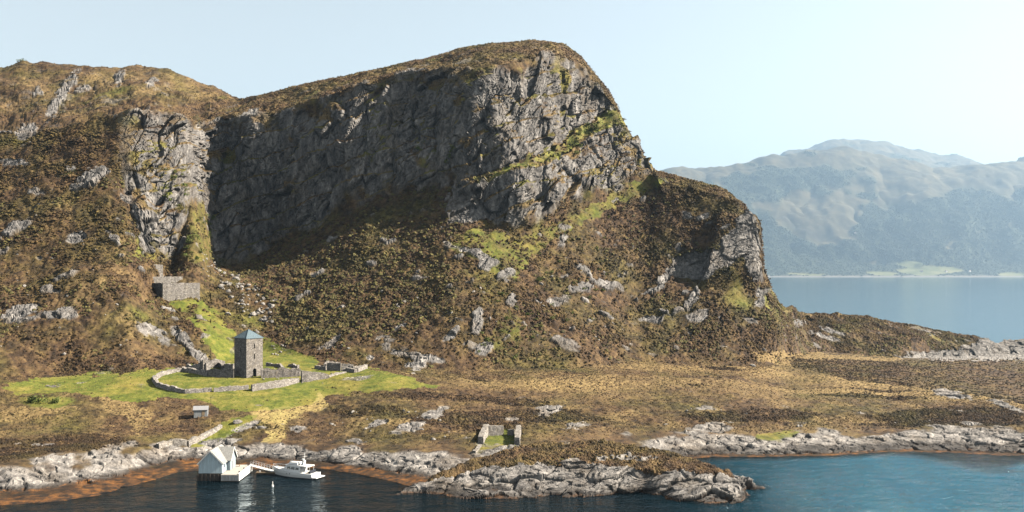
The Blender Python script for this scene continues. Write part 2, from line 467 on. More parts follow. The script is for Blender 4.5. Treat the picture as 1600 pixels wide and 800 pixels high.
CT = [(-170,215,458),(0,208,460),(100,200,455),(160,180,455),(200,173,450),(250,172,455),(285,176,458),(303,186,463),(312,200,497),(325,193,508),(335,188,513),(400,180,503),(450,163,496),(520,150,488),(560,131,485),(640,109,480),(700,113,472),(735,108,462),(760,103,449),(800,98,456),(860,88,476),(900,96,494),(930,128,502),(960,162,504),(985,215,503),(1000,243,500),(1015,265,494),(1030,274,480),(1050,284,474),(1100,300,467),(1150,320,461),(1180,372,455),(1195,446,446),(1215,480,443),(1226,488,455),(1260,494,553),(1350,501,565),(1420,510,574),(1480,523,587),(1530,537,598),(1560,539,615),(1600,536,645),(1772,536,650)]
SK = [(-170,112,600),(0,97,600),(35,89,600),(70,90,600),(100,92,600),(140,99,600),(170,101,600),(210,97,600),(260,104,600),(300,116,600),(320,127,600),(345,138,596),(365,150,585),(380,152,562),(400,146,548),(500,124,535),(600,103,530),(660,90,528),(695,79,525),(715,70,523),(760,64,515),(830,61,512),(880,65,512),(905,82,513),(930,113,513),(958,149,513),(975,188,510),(1000,234,505),(1018,263,498),(1050,271,484),(1090,282,479),(1130,293,474),(1165,319,467),(1180,356,461),(1190,406,453),(1197,441,449),(1215,472,446),(1226,480,458),(1245,485,520),(1260,489,560),(1350,496,572),(1420,505,580),(1480,519,592),(1530,534,602),(1560,536,622),(1600,533,660),(1772,533,668)]

lw = line(W, cols, 4, 'z'); lk = line(K, cols, 4, 'z'); lr = line(RT, cols, 4, 'z')
l4 = line(L4, cols, 8, 'z'); l5 = line(L5, cols, 6, 'z'); l6 = line(L6, cols, 5, 'z')
mo = line(MO, cols, 6, 'z'); wgt = sstep(1160, 1235, cols)
lm = (l5 * 0.5 + l6 * 0.5) * (1 - wgt) + mo * wgt
ms = line(MS, cols, 5); cb = line(CB, cols, 2.5); ct = line(CT, cols, 2.5)
cbw, ctw = line(CB, cols, 30), line(CT, cols, 30); rw = (sstep(600, 660, cols) * (1 - sstep(840, 900, cols)))[None]
cb[0] = (cb[0] * (1 - rw) + cbw[0] * rw)[0]; ct[0] = (ct[0] * (1 - rw) + ctw[0] * rw)[0]
for q_, kn_ in ((cb, CB), (ct, CT)): q_[1] = CAM_H - (gauss(np.interp(cols, [k[0] for k in kn_], [k[1] for k in kn_]), 2.5, 0) - HY) * q_[0] / F; sk = line(SK, cols, 2)
sandy = sstep(1380, 1560, cols)
s1 = np.stack([lw[0] - 5 - 28 * sandy, np.full(cols.shape, -2.2)])
s0 = np.stack([lw[0] - 45 - 20 * sandy, np.full(cols.shape, -14.)])
wd = 1 - sstep(290, 330, cols)
dp = (ct * 0.62 + sk * 0.38) * (1 - wd) + np.stack([ct[0] + 38, ct[1] - 3.0]) * wd
dp = gauss(dp, 12, 1)
zc = np.maximum(sk[1], 3)
b1 = np.stack([sk[0] + 14 + .22 * zc, .8 * zc - 2]); b2 = np.stack([sk[0] + 30 + 1.2 * zc, np.full(cols.shape, -5.)]); b3 = np.stack([sk[0] + 50 + 1.6 * zc, np.full(cols.shape, -14.)])
LINES = [s0, s1, lw, lk, lr, l4, l5, lm, l6, ms, cb, ct, dp, sk, b1, b2, b3]
ROWS = [8, 14, 26, 60, 64, 80, 40, 36, 130, 110, 220, 40, 60, 14, 12, 6]
iW, iK, iR, i4, i5, iM, i6, iMS, iCB, iCT, iD, iSK = 2, 3, 4, 5, 6, 7, 8, 9, 10, 11, 12, 13

P, v = loft(LINES, ROWS, cols, 3.0)
v = v[:, None] + 0 * cols[None]
PXg = cols[None] + 0 * v
# broad relief before the detail
hill = sstep(i6 - .3, i6 + .6, v) * (1 - sstep(iSK - .6, iSK, v) * .75)
plain = sstep(iR, iR + .6, v) * (1 - sstep(i6 - .2, i6 + .3, v))
flat = np.maximum(0, 1 - np.hypot((PXg - 385) / 190, (P[..., 2] - 15) / 6)) * plain       # level churchyard
flat = np.clip(flat * 2.2, 0, 1)
big = fbm(P, 42, 3, 2) + .9 * (np.abs(pn(P, 30, 6)) - .25) * (PXg < 330)
P[..., 2] += big * (4.2 * hill + 1.0 * plain * (1 - flat))
hilltop = sstep(iCT, iCT + .5, v) * (1 - sstep(iSK, iSK + .5, v)) * (1 - sstep(300, 420, PXg))
P[..., 2] += hilltop * (fbm(P, 24, 12, 3) * 2.6 + np.abs(pn(P, 9, 15)) * 2.0)
P[..., 2] -= 3.2 * sstep(-.3, .5, ell(PXg, HY + (CAM_H - P[..., 2]) * F / P[..., 1], 240, 446, 15, 30, -40))
P[..., 2] += pn(P, 13, 9) * (1.1 * hill + 0.55 * plain * (1 - flat))
fl_ = sstep(0, .35, ell(PXg, HY + (CAM_H - P[..., 2]) * F / P[..., 1], 781, 690, 46, 26))
P[..., 2] += fl_ * (4.4 - P[..., 2]) * .85
# the big cliff: vertical ribs and gullies
cl = sstep(iCB - .1, iCB + .12, v) * (1 - sstep(iCT - .15, iCT + .1, v)) * sstep(170, 215, PXg) * (1 - sstep(1018, 1050, PXg))
N = normals(P)
rib = fbm(P, 24, 21, 3, (1, 1, 3.2))
P += N * (cl * rib * (6.5 - 5.0 * sstep(255, 280, PXg) * (1 - sstep(330, 350, PXg))))[..., None]
# the lower step of the sunlit cliff stands proud of a slanting ledge
ledge_py = np.interp(PXg, [690, 780, 850, 900, 955, 985, 1020], [292, 266, 250, 222, 190, 186, 190])
PY = HY + (CAM_H - P[..., 2]) * F / P[..., 1]
low_step = cl * sstep(0, 9, PY - ledge_py) * sstep(690, 740, PXg)
P += N * (low_step * 4.2)[..., None]
# the knoll's rock nose stands proud of the hollow on its left
nose = sstep(1100, 1112, PXg + .25 * (PY - 400)) * sstep(325, 352, PY) * (1 - sstep(430, 452, PY)) * (1 - sstep(1170, 1196, PXg)) * hill
hollow = sstep(1030, 1060, PXg + .25 * (PY - 400)) * (1 - sstep(1098, 1110, PXg + .25 * (PY - 400))) * sstep(380, 398, PY) * (1 - sstep(428, 444, PY)) * hill
P += N * (nose * 4.5 - hollow * 4.5)[..., None]
PY = HY + (CAM_H - P[..., 2]) * F / P[..., 1]
PX = CX + P[..., 0] * F / P[..., 1]

# -------- land cover
wx = fbm(P, 9, 40, 3); wy = fbm(P, 9, 60, 3)
hf = pn(P, 1.7, 90); hf2 = pn(P, 4.2, 91)
X_ = PX + wx * 10 + hf * 6 + hf2 * 8; Y_ = PY + wy * 5.5 + hf * 2 + hf2 * 3
rock = np.zeros(v.shape, np.float32)
edge = fbm(P, 10, 80, 3)
shore = sstep(iK - .25, iK + .05, v + edge * .12) * (1 - sstep(iR - .12, iR + .10, v + edge * .55))
rock = np.maximum(rock, shore)
cliff = sstep(iCB - .02, iCB + .10, v + edge * .14) * (1 - sstep(iCT - .12, iCT + .06, v + edge * .22)) * sstep(178, 200, PXg) * (1 - sstep(1012, 1030, PXg))
rock = np.maximum(rock, cliff)
ROCKP = [
 [(1193,440),(1184,345),(1170,325),(1140,362),(1110,398),(1106,432),(1132,424),(1158,398),(1178,440)],
 [(1000,462),(1040,425),(1060,398),(1112,388),(1108,436),(1050,436),(1012,464)],
 [(1395,558),(1440,551),(1500,543),(1530,534),(1640,528),(1780,528),(1780,564),(1480,563)],
 [(700,350),(705,290),(780,270),(800,350),(760,345)],
 [(200,310),(190,250),(215,240),(240,400),(225,395)],
]
for p in ROCKP: rock = np.maximum(rock, inpoly(X_, Y_, p).astype(np.float32))
erode = fbm(P, 5, 130, 3, (1.4, 1, 1))
ROCKE = [(97,150,44,9,58),(128,140,14,6,20),(187,122,12,9,40),(40,208,18,13,40),(112,262,10,5,0),(28,355,24,9,25),(55,300,14,5,0),(20,255,22,7,0),(35,490,36,12,10),(95,490,26,9,0),
 (150,270,30,10,30),(120,370,14,7,0),(178,372,20,6,-50),(745,503,9,26,-15),(757,545,16,9,40),(705,524,20,5,42),(650,556,40,6,-12),(655,568,10,16,-30),(520,532,18,5,40),(505,540,10,4,45),(620,512,14,3,30),
 (880,375,7,15,-30),(790,430,12,8,20),(800,470,9,12,-20),(870,470,22,8,10),(905,450,18,8,0),(1080,470,7,18,-30),(1190,465,9,18,-30),(1010,498,20,6,15),(1250,505,10,5,0),(1290,527,28,4,-18),(1300,517,20,4,-20),
 (940,165,5,4,0),(60,145,8,6,0),(235,130,12,6,30),(290,535,30,8,-48),(300,545,34,9,-45),(240,520,30,10,-30),(450,178,22,7,20),(345,190,20,5,10),(390,178,16,5,10),(560,143,30,8,15),(640,120,30,10,10),
 (1110,668,36,10,8),(1490,617,32,7,-10),(1575,635,30,5,-18),(640,668,26,8,15),(590,660,22,7,20),(560,690,18,5,0),(680,645,20,7,20),(858,640,22,6,8),(800,655,12,4,0),(900,665,20,6,10),(380,668,26,7,25),(470,668,14,5,0),(350,690,40,5,5),(255,700,30,6,15),
 (640,570,9,5,0),(580,560,6,4,0),(1060,490,9,5,0),(1170,500,12,5,-20)]
for e in ROCKE: rock = np.maximum(rock, sstep(-.10, .22, ell(PX + wx * 5, PY + wy * 5, *e) + .9 * np.minimum(erode, .25)))
oc = np.maximum(fbm(P, 11, 120, 3, (1.6, 1, 1)), fbm(P, 5.5, 124, 2, (1.5, 1, 1)) - .06); oc2 = fbm(P, 60, 140, 2)
rough_hill = hill * (1 - cl) * (1 - sstep(iCT - .1, iCT + .2, v) * .6)
th = .50 - .16 * sstep(0, .6, oc2)
rock = np.maximum(rock, sstep(th, th + .10, oc) * rough_hill)
rock = np.maximum(rock, sstep(.62, .72, oc) * plain * (1 - flat) * (1 - fl_) * (1 - sstep(580, 650, PXg) * sstep(640, 600, PY)))

GRASS = [
 ([(0,604),(60,592),(150,584),(235,578),(285,574),(330,566),(415,548),(480,556),(500,572),(575,575),(640,590),(692,602),(640,608),(560,614),(515,622),(480,632),(420,640),(350,642),(330,630),(290,620),(250,624),(215,630),(170,622),(120,614),(60,612),(20,616)], 1),
 ([(262,466),(312,464),(338,490),(366,520),(374,562),(335,566),(318,522),(288,495)], 1), ([(395,520),(440,540),(490,556),(500,572),(410,572)], .9),
 ([(292,699),(335,670),(362,655),(402,648),(392,661),(352,682),(338,699)], 1),
 ([(755,671),(806,675),(810,700),(772,708),(747,712)], .9),
 ([(690,385),(760,345),(800,375),(850,358),(930,318),(1020,272),(1048,282),(960,322),(880,365),(825,400),(790,440),(740,405)], .75),
 ([(284,402),(298,352),(316,310),(336,330),(334,402),(310,412)], .42), ([(203,397),(222,345),(250,380),(242,408)], .6),
 ([(740,280),(780,262),(850,243),(880,230),(898,206),(955,174),(980,180),(980,194),(930,205),(895,234),(850,255),(800,268),(745,290)], 1),
 ([(1170,695),(1180,680),(1250,672),(1260,690),(1200,698)], .8),([(760,540),(790,480),(820,500),(810,545)],.5),([(1190,440),(1240,480),(1230,500),(1190,470)],.6)]
grass = np.zeros(v.shape, np.float32)
for p, k in GRASS: grass = np.maximum(grass, k * inpoly(X_, Y_, p))
for e in [(70,628,45,9,0),(150,600,70,8,0),(950,180,18,10,20),(265,290,14,24,0),(240,235,9,9,0),(700,235,6,14,0),(655,225,6,10,0),(935,330,14,8,20),(1160,690,14,6,0)]:
    grass = np.maximum(grass, .9 * sstep(-.2, .3, ell(X_, Y_, *e)))
band = inpoly(X_, Y_ + 2, GRASS[8][0]); rock *= 1 - .95 * band
mott = fbm(P, 6, 210, 3)
grass = np.clip(grass * np.where(hill > .5, .72 + .9 * mott + .15 * (PXg < 420), 1.0 + .35 * np.minimum(mott + .25, 0) * (1 - flat)), 0, 1)
straw = np.zeros(v.shape, np.float32)
STRAW = [([(385,642),(430,634),(518,620),(505,640),(448,655),(442,690),(408,692),(420,665)], 1), ([(150,618),(215,630),(240,645),(235,665),(215,680),(200,655),(160,640)], .8), ([(0,640),(90,632),(130,640),(60,650),(0,660)], .7),
 ([(1170,548),(1260,552),(1420,560),(1380,565),(1240,572),(1180,565)], .8), ([(1100,668),(1350,660),(1330,690),(1150,695)], .35)]
for p, k in STRAW: straw = np.maximum(straw, k * inpoly(X_, Y_, p))
pl = sstep(560, 700, PXg) * sstep(i4 + .15, i4 + .6, v) * (1 - sstep(i6 - .25, i6 + .1, v)) * (1 - sstep(i5 + .0, i5 + .5, v) * sstep(1200, 1260, PXg))
straw = np.maximum(straw, pl * np.clip((.40 + 1.1 * fbm(P, 22, 160, 4, (3.0, 1, 1))), 0, .9))
straw = np.maximum(straw, plain * np.clip(fbm(P, 12, 170, 3) * 1.1 - .1, 0, .6))
hi = sstep(iCT - .05, iCT + .4, v)
straw = np.maximum(straw, hi * np.clip(.12 + .7 * fbm(P, 24, 180, 3), 0, .55))
straw = np.maximum(straw, hill * (1 - hi) * np.clip(fbm(P, 18, 190, 3) * 1.3 - .35, 0, .6) * (PXg < 330))
grass = np.maximum(grass, hill * np.clip(fbm(P, 22, 200, 3) * 1.4 - .5, 0, .55))
path = inpoly(X_ , Y_, [(428,646),(446,640),(450,660),(432,674),(424,690),(412,690),(424,662)]).astype(np.float32) * .8
path *= np.clip(.8 + .8 * hf2, .2, 1)
path = np.maximum(path, .55 * np.clip(.75 + 1.1 * hf2 + .5 * hf, .1, 1) * inpoly(X_, Y_, [(388,644),(430,636),(516,622),(506,640),(450,656),(444,692),(408,694),(418,664),(395,655)]))
path = np.maximum(path, inpoly(X_, Y_, [(500,612),(512,620),(506,628),(494,628)]).astype(np.float32) * .7)
DARK = [[(1228,559),(1330,562),(1400,565),(1600,559),(1772,559),(1772,642),(1600,630),(1500,614),(1400,602),(1320,592),(1240,572)],
 [(1060,648),(1180,638),(1290,646),(1250,656),(1100,660)], [(1340,650),(1460,636),(1600,640),(1600,664),(1420,668)], [(620,650),(760,640),(900,642),(960,655),(820,664),(660,662)], [(0,690),(120,676),(200,684),(230,696),(100,706),(0,722)], [(520,640),(620,634),(640,646),(540,652)], [(950,318),(1060,300),(1160,320),(1110,395),(1050,405),(960,450),(935,390)]]
dark = np.zeros(v.shape, np.float32)
for p in DARK: dark = np.maximum(dark, inpoly(X_, Y_ - wy * 3, p))
dark = np.maximum(dark, plain * sstep(.25, .45, fbm(P, 20, 175, 3, (3, 1, 1))))
straw *= 1 - .85 * dark
soil = np.clip(1 - np.maximum(grass, straw), 0, 1)

# -------- fine displacement
N = normals(P)
def shear(Q, st, ang):            # long axis leaning in the x-z plane
    c, s = math.cos(R(ang)), math.sin(R(ang))
    a = Q[:, 0] * c + Q[:, 2] * s; b = -Q[:, 0] * s + Q[:, 2] * c
    return np.stack([a / st[0], Q[:, 1] / st[1], b / st[2]], 1)
def rock_detail(P, rock, steep, seed, smoothw):
    m = rock > .02
    Q = P[m].astype(np.float32); k = steep[m]; sw = smoothw[m]
    warp = np.stack([pn(Q, 9, seed + 70), pn(Q, 9, seed + 71), pn(Q, 9, seed + 72)], 1) * 2.4 + np.stack([pn(Q, 2.5, seed + 73), pn(Q, 2.5, seed + 74), pn(Q, 2.5, seed + 75)], 1) * .55
    Qw = Q + warp
    c0, e0 = cells(shear(Qw, (30, 14, 9), 62), seed, .55); c1, e1 = cells(shear(Qw, (12, 6.5, 3.2), 64), seed + 3, .62); c2, e2 = cells(shear(Qw, (4.2, 2.6, 1.3), 62), seed + 6, .6); c3, e3 = cells(shear(Qw, (1.8, 1.5, .8), 50), seed + 90)
    lay = (Q[:, 2] - .34 * Q[:, 0] + 4.0 * pn(Q, 28, seed + 80) + 1.2 * pn(Q, 8, seed + 81)) / 10.5
    saw = (lay - np.floor(lay) - .5) * (3.4 * np.clip(.55 + 1.1 * pn(Q, 30, seed + 82), 0, 1))
    mod = np.clip(.75 + .9 * pn(Q, 16, seed + 83), .25, 1.3)
    d_cliff = (3.6 * c0 + 1.35 * mod * c1 + .62 * mod * c2 + .26 * c3 - .8 * (1 - sstep(0, .05, e0)) - .6 * mod * (1 - sstep(0, .07, e1))) * sw + saw
    s1_, f1 = cells(shear(Qw, (14, 7, 2.6), 14), seed + 9, .7); s2_, f2 = cells(shear(Qw, (3.0, 2.0, .8), 14), seed + 12)
    d_shore = .52 * s1_ + .36 * mod * s2_ + .10 * c3 - .45 * (1 - sstep(0, .10, f1))
    out = np.zeros(rock.shape, np.float32)
    out[m] = (d_cliff * k + d_shore * (1 - k)) * rock[m]
    return out
steep = sstep(i6 - .2, i6 + .2, v)
d = rock_detail(P, rock, steep * (.35 + .65 * np.maximum(cl, 0)), 300, 1.0 + 0 * PXg + .0 * (1 - sstep(300, 330, PXg)))
soft = 1 - rock
b7 = np.abs(pn(P, 6.5, 220)); b2_ = np.abs(pn(P, 2.6, 230)); b1_ = pn(P, 1.3, 240)
tuft = (1 - fl_) * (1 - flat * .97) * (1 - grass * .8) * (1 - path)
sea_fade = sstep(iW - .2, iK + .2, v)
dz = soft * tuft * sea_fade * (hill * (2.3 * (b7 - .22) + 1.0 * (b2_ - .2) + .3 * b1_) + plain * (.75 * (b7 - .22) + .45 * (b2_ - .2) + .15 * b1_))
dz += soft * (.10 * b1_) * sea_fade + rock * hill * (1 - cl) * .5
d *= np.clip(1.6 / np.linalg.norm(np.gradient(P, axis=1), axis=-1), .12, 1)
P += N * d[..., None]
P[..., 2] += dz
P[..., 2] += sstep(.2, .8, v - iW + .5) * (1 - sstep(iK, iR, v)) * pn(P, 4, 260) * .35 * (1 - shore)
# ledges of the cliff hold heather and grass
N = normals(gauss(gauss(P, 1.2, 0), 1.2, 1))
ledge = np.maximum(sstep(.42, .66, N[..., 2] + .18 * fbm(P, 7, 280, 2)), sstep(.42, .58, fbm(P, 17, 286, 3, (1.5, 1, 1)) + .25 * sstep(iCT - .35, iCT - .05, v) + .35 * N[..., 2])) * cl
rock *= 1 - ledge
straw = np.maximum(straw, ledge * .45 * (pn(P, 9, 282) > -.1)); grass = np.maximum(grass, ledge * .6 * sstep(0, .3, pn(P, 14, 284)))
kelp = (1 - sstep(.45, .9, P[..., 2] + .6 * wx * (1 - sandy[None]))) * np.clip(.8 + 1.2 * pn(P, 7, 262, (2.5, 1, 1)), .15, 1) * sstep(-3.2, -1.2, P[..., 2]) * (PXg < 1000)
kelp = np.maximum(kelp, .8 * (1 - sstep(.10, .35, P[..., 2])) * sstep(-1.6, -.4, P[..., 2]))
wet = (1 - sstep(.9, 1.7, P[..., 2] + .9 * wy + .5 * wx)) * sstep(-2, 0, P[..., 2]) * .92
sand = (1 - sstep(-2.0, -1.4, P[..., 2])) * sandy[None] * sstep(-.2, .2, pn(P, 18, 290) + .2)
PY = HY + (CAM_H - P[..., 2]) * F / P[..., 1]; PX = CX + P[..., 0] * F / P[..., 1]
terrain = mesh_np('terrain', P.reshape(-1, 3), grid_faces(*v.shape), M['terrain'])
tag(terrain, kind='structure', label='moorland island with grey cliffs, heather slopes and rocky shore')
attr(terrain, 'cover', np.stack([rock, grass, straw, kelp], -1).reshape(-1, 4))
attr(terrain, 'cover_extra', np.stack([path, wet, sand, np.maximum(shore, plain) * .75], -1).reshape(-1, 4))

# -------- rocky headland in front
hc = np.arange(618, 1200, 1.1)
HW = [(618,771,0),(655,768,0),(680,772,0),(760,779,0),(840,778,0),(900,775,0),(960,772,0),(1010,770,0),(1030,776,0),(1060,783,0),(1120,787,0),(1158,785,0),(1174,774,0),(1185,765,0),(1200,760,0)]
HR = [(618,768,-1.5),(655,762,.3),(690,746,2),(740,736,3),(800,729,4),(850,726,4.5),(900,723,5),(950,729,4.8),(1000,731,4.6),(1050,734,4.6),(1100,737,4.4),(1130,739,4.0),(1150,745,3.2),(1168,758,1.2),(1180,762,-.6),(1200,755,-2)]
HC = [(618,764,-2),(655,757,.5),(690,739,3),(740,717,5),(800,701,6.3),(850,691,7),(900,688,7.2),(950,691,7.2),(1000,697,7),(1050,705,6.6),(1080,715,5.8),(1110,727,4.8),(1130,734,4.2),(1150,741,3.3),(1168,755,1.3),(1180,759,-.8),(1200,752,-2.5)]
hw, hr, hcr = line(HW, hc, 4, 'z'), line(HR, hc, 5, 'z'), line(HC, hc, 5, 'z')
hr[0] = np.maximum(hr[0], hw[0] + 2.0); hcr[0] = np.maximum(hcr[0], hr[0] + 1.5)
h0 = np.stack([hw[0] - 14, hw[0] * 0 - 9.]); hb = np.stack([hcr[0] + 3 + 1.2 * np.maximum(hcr[1], 0), hcr[1] * .5 - 1.2]); hb2 = np.stack([hb[0] + 9, hb[0] * 0 - 8.])
HP, hv = loft([h0, hw, hr, hcr, hb, hb2], [26, 110, 90, 20, 10], hc, 3)
hv = hv[:, None] + 0 * hc[None]; hpx = hc[None] + 0 * hv
HP[..., 2] += fbm(HP, 9, 401, 2) * .5 * sstep(1.05, 1.6, hv)
he = fbm(HP, 8, 410, 3)
hrock = (1 - sstep(1.93, 2.07, hv + he * .28)) * sstep(.6, .9, hv)
hrock = np.maximum(hrock, sstep(1135, 1150, hpx + he * 20) * sstep(.6, .9, hv))
hrock = np.maximum(hrock, sstep(.45, .55, fbm(HP, 7, 420, 2)) * sstep(1.9, 2.1, hv) * .9)
HN = normals(HP)
m = hrock > .02; Q = HP[m]
Q = Q + np.stack([pn(Q, 5, 425), pn(Q, 5, 426), pn(Q, 5, 427)], 1) * 1.3
s1_, f1 = cells(shear(Q, (14, 6, 2.8), 22), 430, .8); s2_, f2 = cells(shear(Q, (4.5, 2.4, .95), 22), 433); s3_, f3 = cells(shear(Q, (1.1, .9, .5), 20), 436)
hd = np.zeros(hv.shape, np.float32)
hd[m] = (1.1 * s1_ + .42 * s2_ + .13 * s3_ - .4 * (1 - sstep(0, .12, f1))) * hrock[m]
b2h = np.abs(pn(HP, 2.4, 440)); b1h = pn(HP, 1.1, 441)
HP += HN * hd[..., None]
HP[..., 2] += (1 - hrock) * sstep(1.5, 2, hv) * (1.0 * (b2h - .2) + .25 * b1h)
hz = HP[..., 2]
hwx = fbm(HP, 5, 450, 2)
hkelp = .55 * (1 - sstep(.05, .4, hz + .5 * hwx)) * sstep(-2.5, -.8, hz)
hwet = (1 - sstep(.6, 1.5, hz + .9 * hwx)) * .92
hgr = (1 - hrock) * np.clip(fbm(HP, 9, 460, 2) * 1.2 - .3, 0, .4); hst = (1 - hrock) * np.clip(.15 + fbm(HP, 7, 470, 2), 0, .6)
headland = mesh_np('headland', HP.reshape(-1, 3), grid_faces(*hv.shape), M['terrain'])
tag(headland, kind='structure', label='rocky headland with a heather cap reaching into the water')
attr(headland, 'cover', np.stack([hrock, hgr, hst, hkelp], -1).reshape(-1, 4))
attr(headland, 'cover_extra', np.stack([0 * hz, hwet, 0 * hz, 0 * hz + .45], -1).reshape(-1, 4))

# -------- picking a point of the land
gP = P; gPX, gPY = PX, PY
def at(px, py, tol=2.0):
    c = int(round((px - cols[0]) / 1.25)); c0, c1 = max(0, c - 7), min(len(cols), c + 8)
    sub = gP[:, c0:c1].reshape(-1, 3)
    dd = np.abs(gPX[:, c0:c1].ravel() - px) + np.abs(gPY[:, c0:c1].ravel() - py)
    for t in (tol, tol * 2, tol * 4, 40):
        m = dd < t
        if m.any():
            s = sub[m]; q = s[np.argmin(s[:, 1])]
            near = s[s[:, 1] < q[1] + 4]
            return Vector(near.mean(0))
    return Vector(sub[np.argmin(dd)])
def ground_z(x, y):
    c = int(round((CX + x / y * F - cols[0]) / 1.25)); c = min(max(c, 2), len(cols) - 3)
    yy = gP[:, c - 2:c + 3, 1].ravel(); zz = gP[:, c - 2:c + 3, 2].ravel()
    i = np.argsort(np.abs(yy - y))[:6]
    return float(np.median(zz[i]))

# ------------------------------------------------------------------ far shore and mountains
fc = np.arange(880, 2160, 1.6)
FW = [(880,433,4640),(1960,433,4640)]
FA = [(880,426,4720),(1200,426,4720),(1400,424,4730),(1500,424,4730),(1960,426,4720)]
FB = [(880,400,4900),(1200,398,4900),(1350,404,4880),(1440,411,4850),(1520,410,4850),(1600,398,4900),(1960,395,4900)]
FM = [(880,330,5080),(1100,325,5080),(1250,335,5060),(1400,345,5040),(1500,325,5060),(1600,310,5080),(1960,300,5080)]
FN = [(880,292,5250),(1100,285,5250),(1250,272,5280),(1400,285,5240),(1500,280,5230),(1600,270,5260),(1960,255,5260)]
FR = [(880,290,5420),(1049,267,5420),(1110,258,5440),(1175,247,5460),(1234,235,5480),(1310,229,5500),(1355,232,5500),(1400,246,5480),(1427,254,5460),(1490,261,5420),(1535,255,5430),(1600,245,5460),(1700,230,5480),(1960,215,5480)]
FV = [(880,320,6000),(1234,275,6040),(1310,265,6060),(1427,285,6040),(1490,290,6020),(1535,285,6000),(1600,275,6000),(1960,260,6000)]
FS = [(880,300,7600),(1180,262,7600),(1233,232,7600),(1292,216,7600),(1325,212,7600),(1355,209,7600),(1385,213,7600),(1420,222,7600),(1454,234,7600),(1490,240,7600),(1510,245,7600),(1524,256,7600),(1600,275,7600),(1960,290,7600)]
FK = 2.14
Lf = [line([(q[0], q[1], q[2] * FK) for q in k], fc, 6) for k in (FW, FA, FB, FM, FN, FR, FV, FS)]
Lf = [np.stack([Lf[0][0] - 120, Lf[0][0] * 0 - 12])] + Lf + [np.stack([Lf[-1][0] + 800, Lf[-1][1] * .6])]
FP, fv = loft(Lf, [4, 14, 40, 90, 60, 60, 12, 40, 8], fc, 3)
fv = fv[:, None] + 0 * fc[None]
up = sstep(2, 3, fv)
FP[..., 2] += up * (np.abs(fbm(FP, 1000, 501, 4)) - .28) * 230 * (1 - .6 * sstep(4.8, 5.2, fv) * (1 - .4 * sstep(5.5, 6.5, fv))) + up * fbm(FP, 260, 510, 3) * 32
fpx = CX + FP[..., 0] * F / FP[..., 1]; fpy = HY + (CAM_H - FP[..., 2]) * F / FP[..., 1]
fwx = fbm(FP, 340, 520, 3)
wood = sstep(.0, .25, fbm(FP, 700, 530, 4) + .75 - 1.0 * sstep(2.6, 5.0, fv)) * sstep(1.05, 1.3, fv)
for e in [(1200,292,150,24,8),(1470,345,120,40,12),(1140,380,120,40,0)]: wood = np.maximum(wood, sstep(-.2, .3, ell(fpx + fwx * 30, fpy + fwx * 14, *e)))  # wood laid over the shaded slopes too, their shade put into its colour
field = np.zeros(fv.shape)
for e in [(1455,423,58,8,0),(1425,413,24,5,0),(1380,428,24,4,0),(1585,430,24,3,0),(1260,429,30,2,0)]: field = np.maximum(field, sstep(-.1, .2, ell(fpx + fwx * 8, fpy + fwx * 2, *e)))
wood *= 1 - field
FP[..., 2] += wood * (10 + 9 * pn(FP, 60, 540))
def mat_far():
    t = NT('far_hillside')
    a = t.n('Attribute', attribute_name='cover'); s = t.n('SeparateColor'); t.t.links.new(a.outputs['Color'], s.inputs[0])
    n1 = t.noise(0.0055, 5, .68); n2 = t.noise(0.022, 5, .7)
    c = t.ramp(n1, [(.3, (0.0280, 0.0224, 0.0128)), (.5, (0.0600, 0.0500, 0.0240)), (.7, (0.1000, 0.0784, 0.0400))])
    c = t.mix(t.ramp(n2, [(.62, (0, 0, 0)), (.75, (.7, .7, .7))]), c, (.20, .19, .18))
    w = t.ramp(n2, [(.3, (.010, .016, .008)), (.55, (.026, .034, .016)), (.75, (.052, .056, .028))])
    c = t.mix(s.outputs[0], c, w)
    c = t.mix(s.outputs[1], c, t.ramp(n1, [(.35, (.075, .088, .032)), (.65, (.16, .155, .075))]))
    c = t.mix(s.outputs[2], c, (.16, .15, .14))
    return t.done(c)
M['far'] = mat_far()
far = mesh_np('far_hills', FP.reshape(-1, 3), grid_faces(*fv.shape), M['far'])
tag(far, kind='structure', label='hazy mountains across the fjord')
strand = (1 - sstep(1.05, 1.3, fv)) * sstep(.6, .95, fv)
attr(far, 'cover', np.stack([wood, field, strand, 0 * wood], -1).reshape(-1, 4))

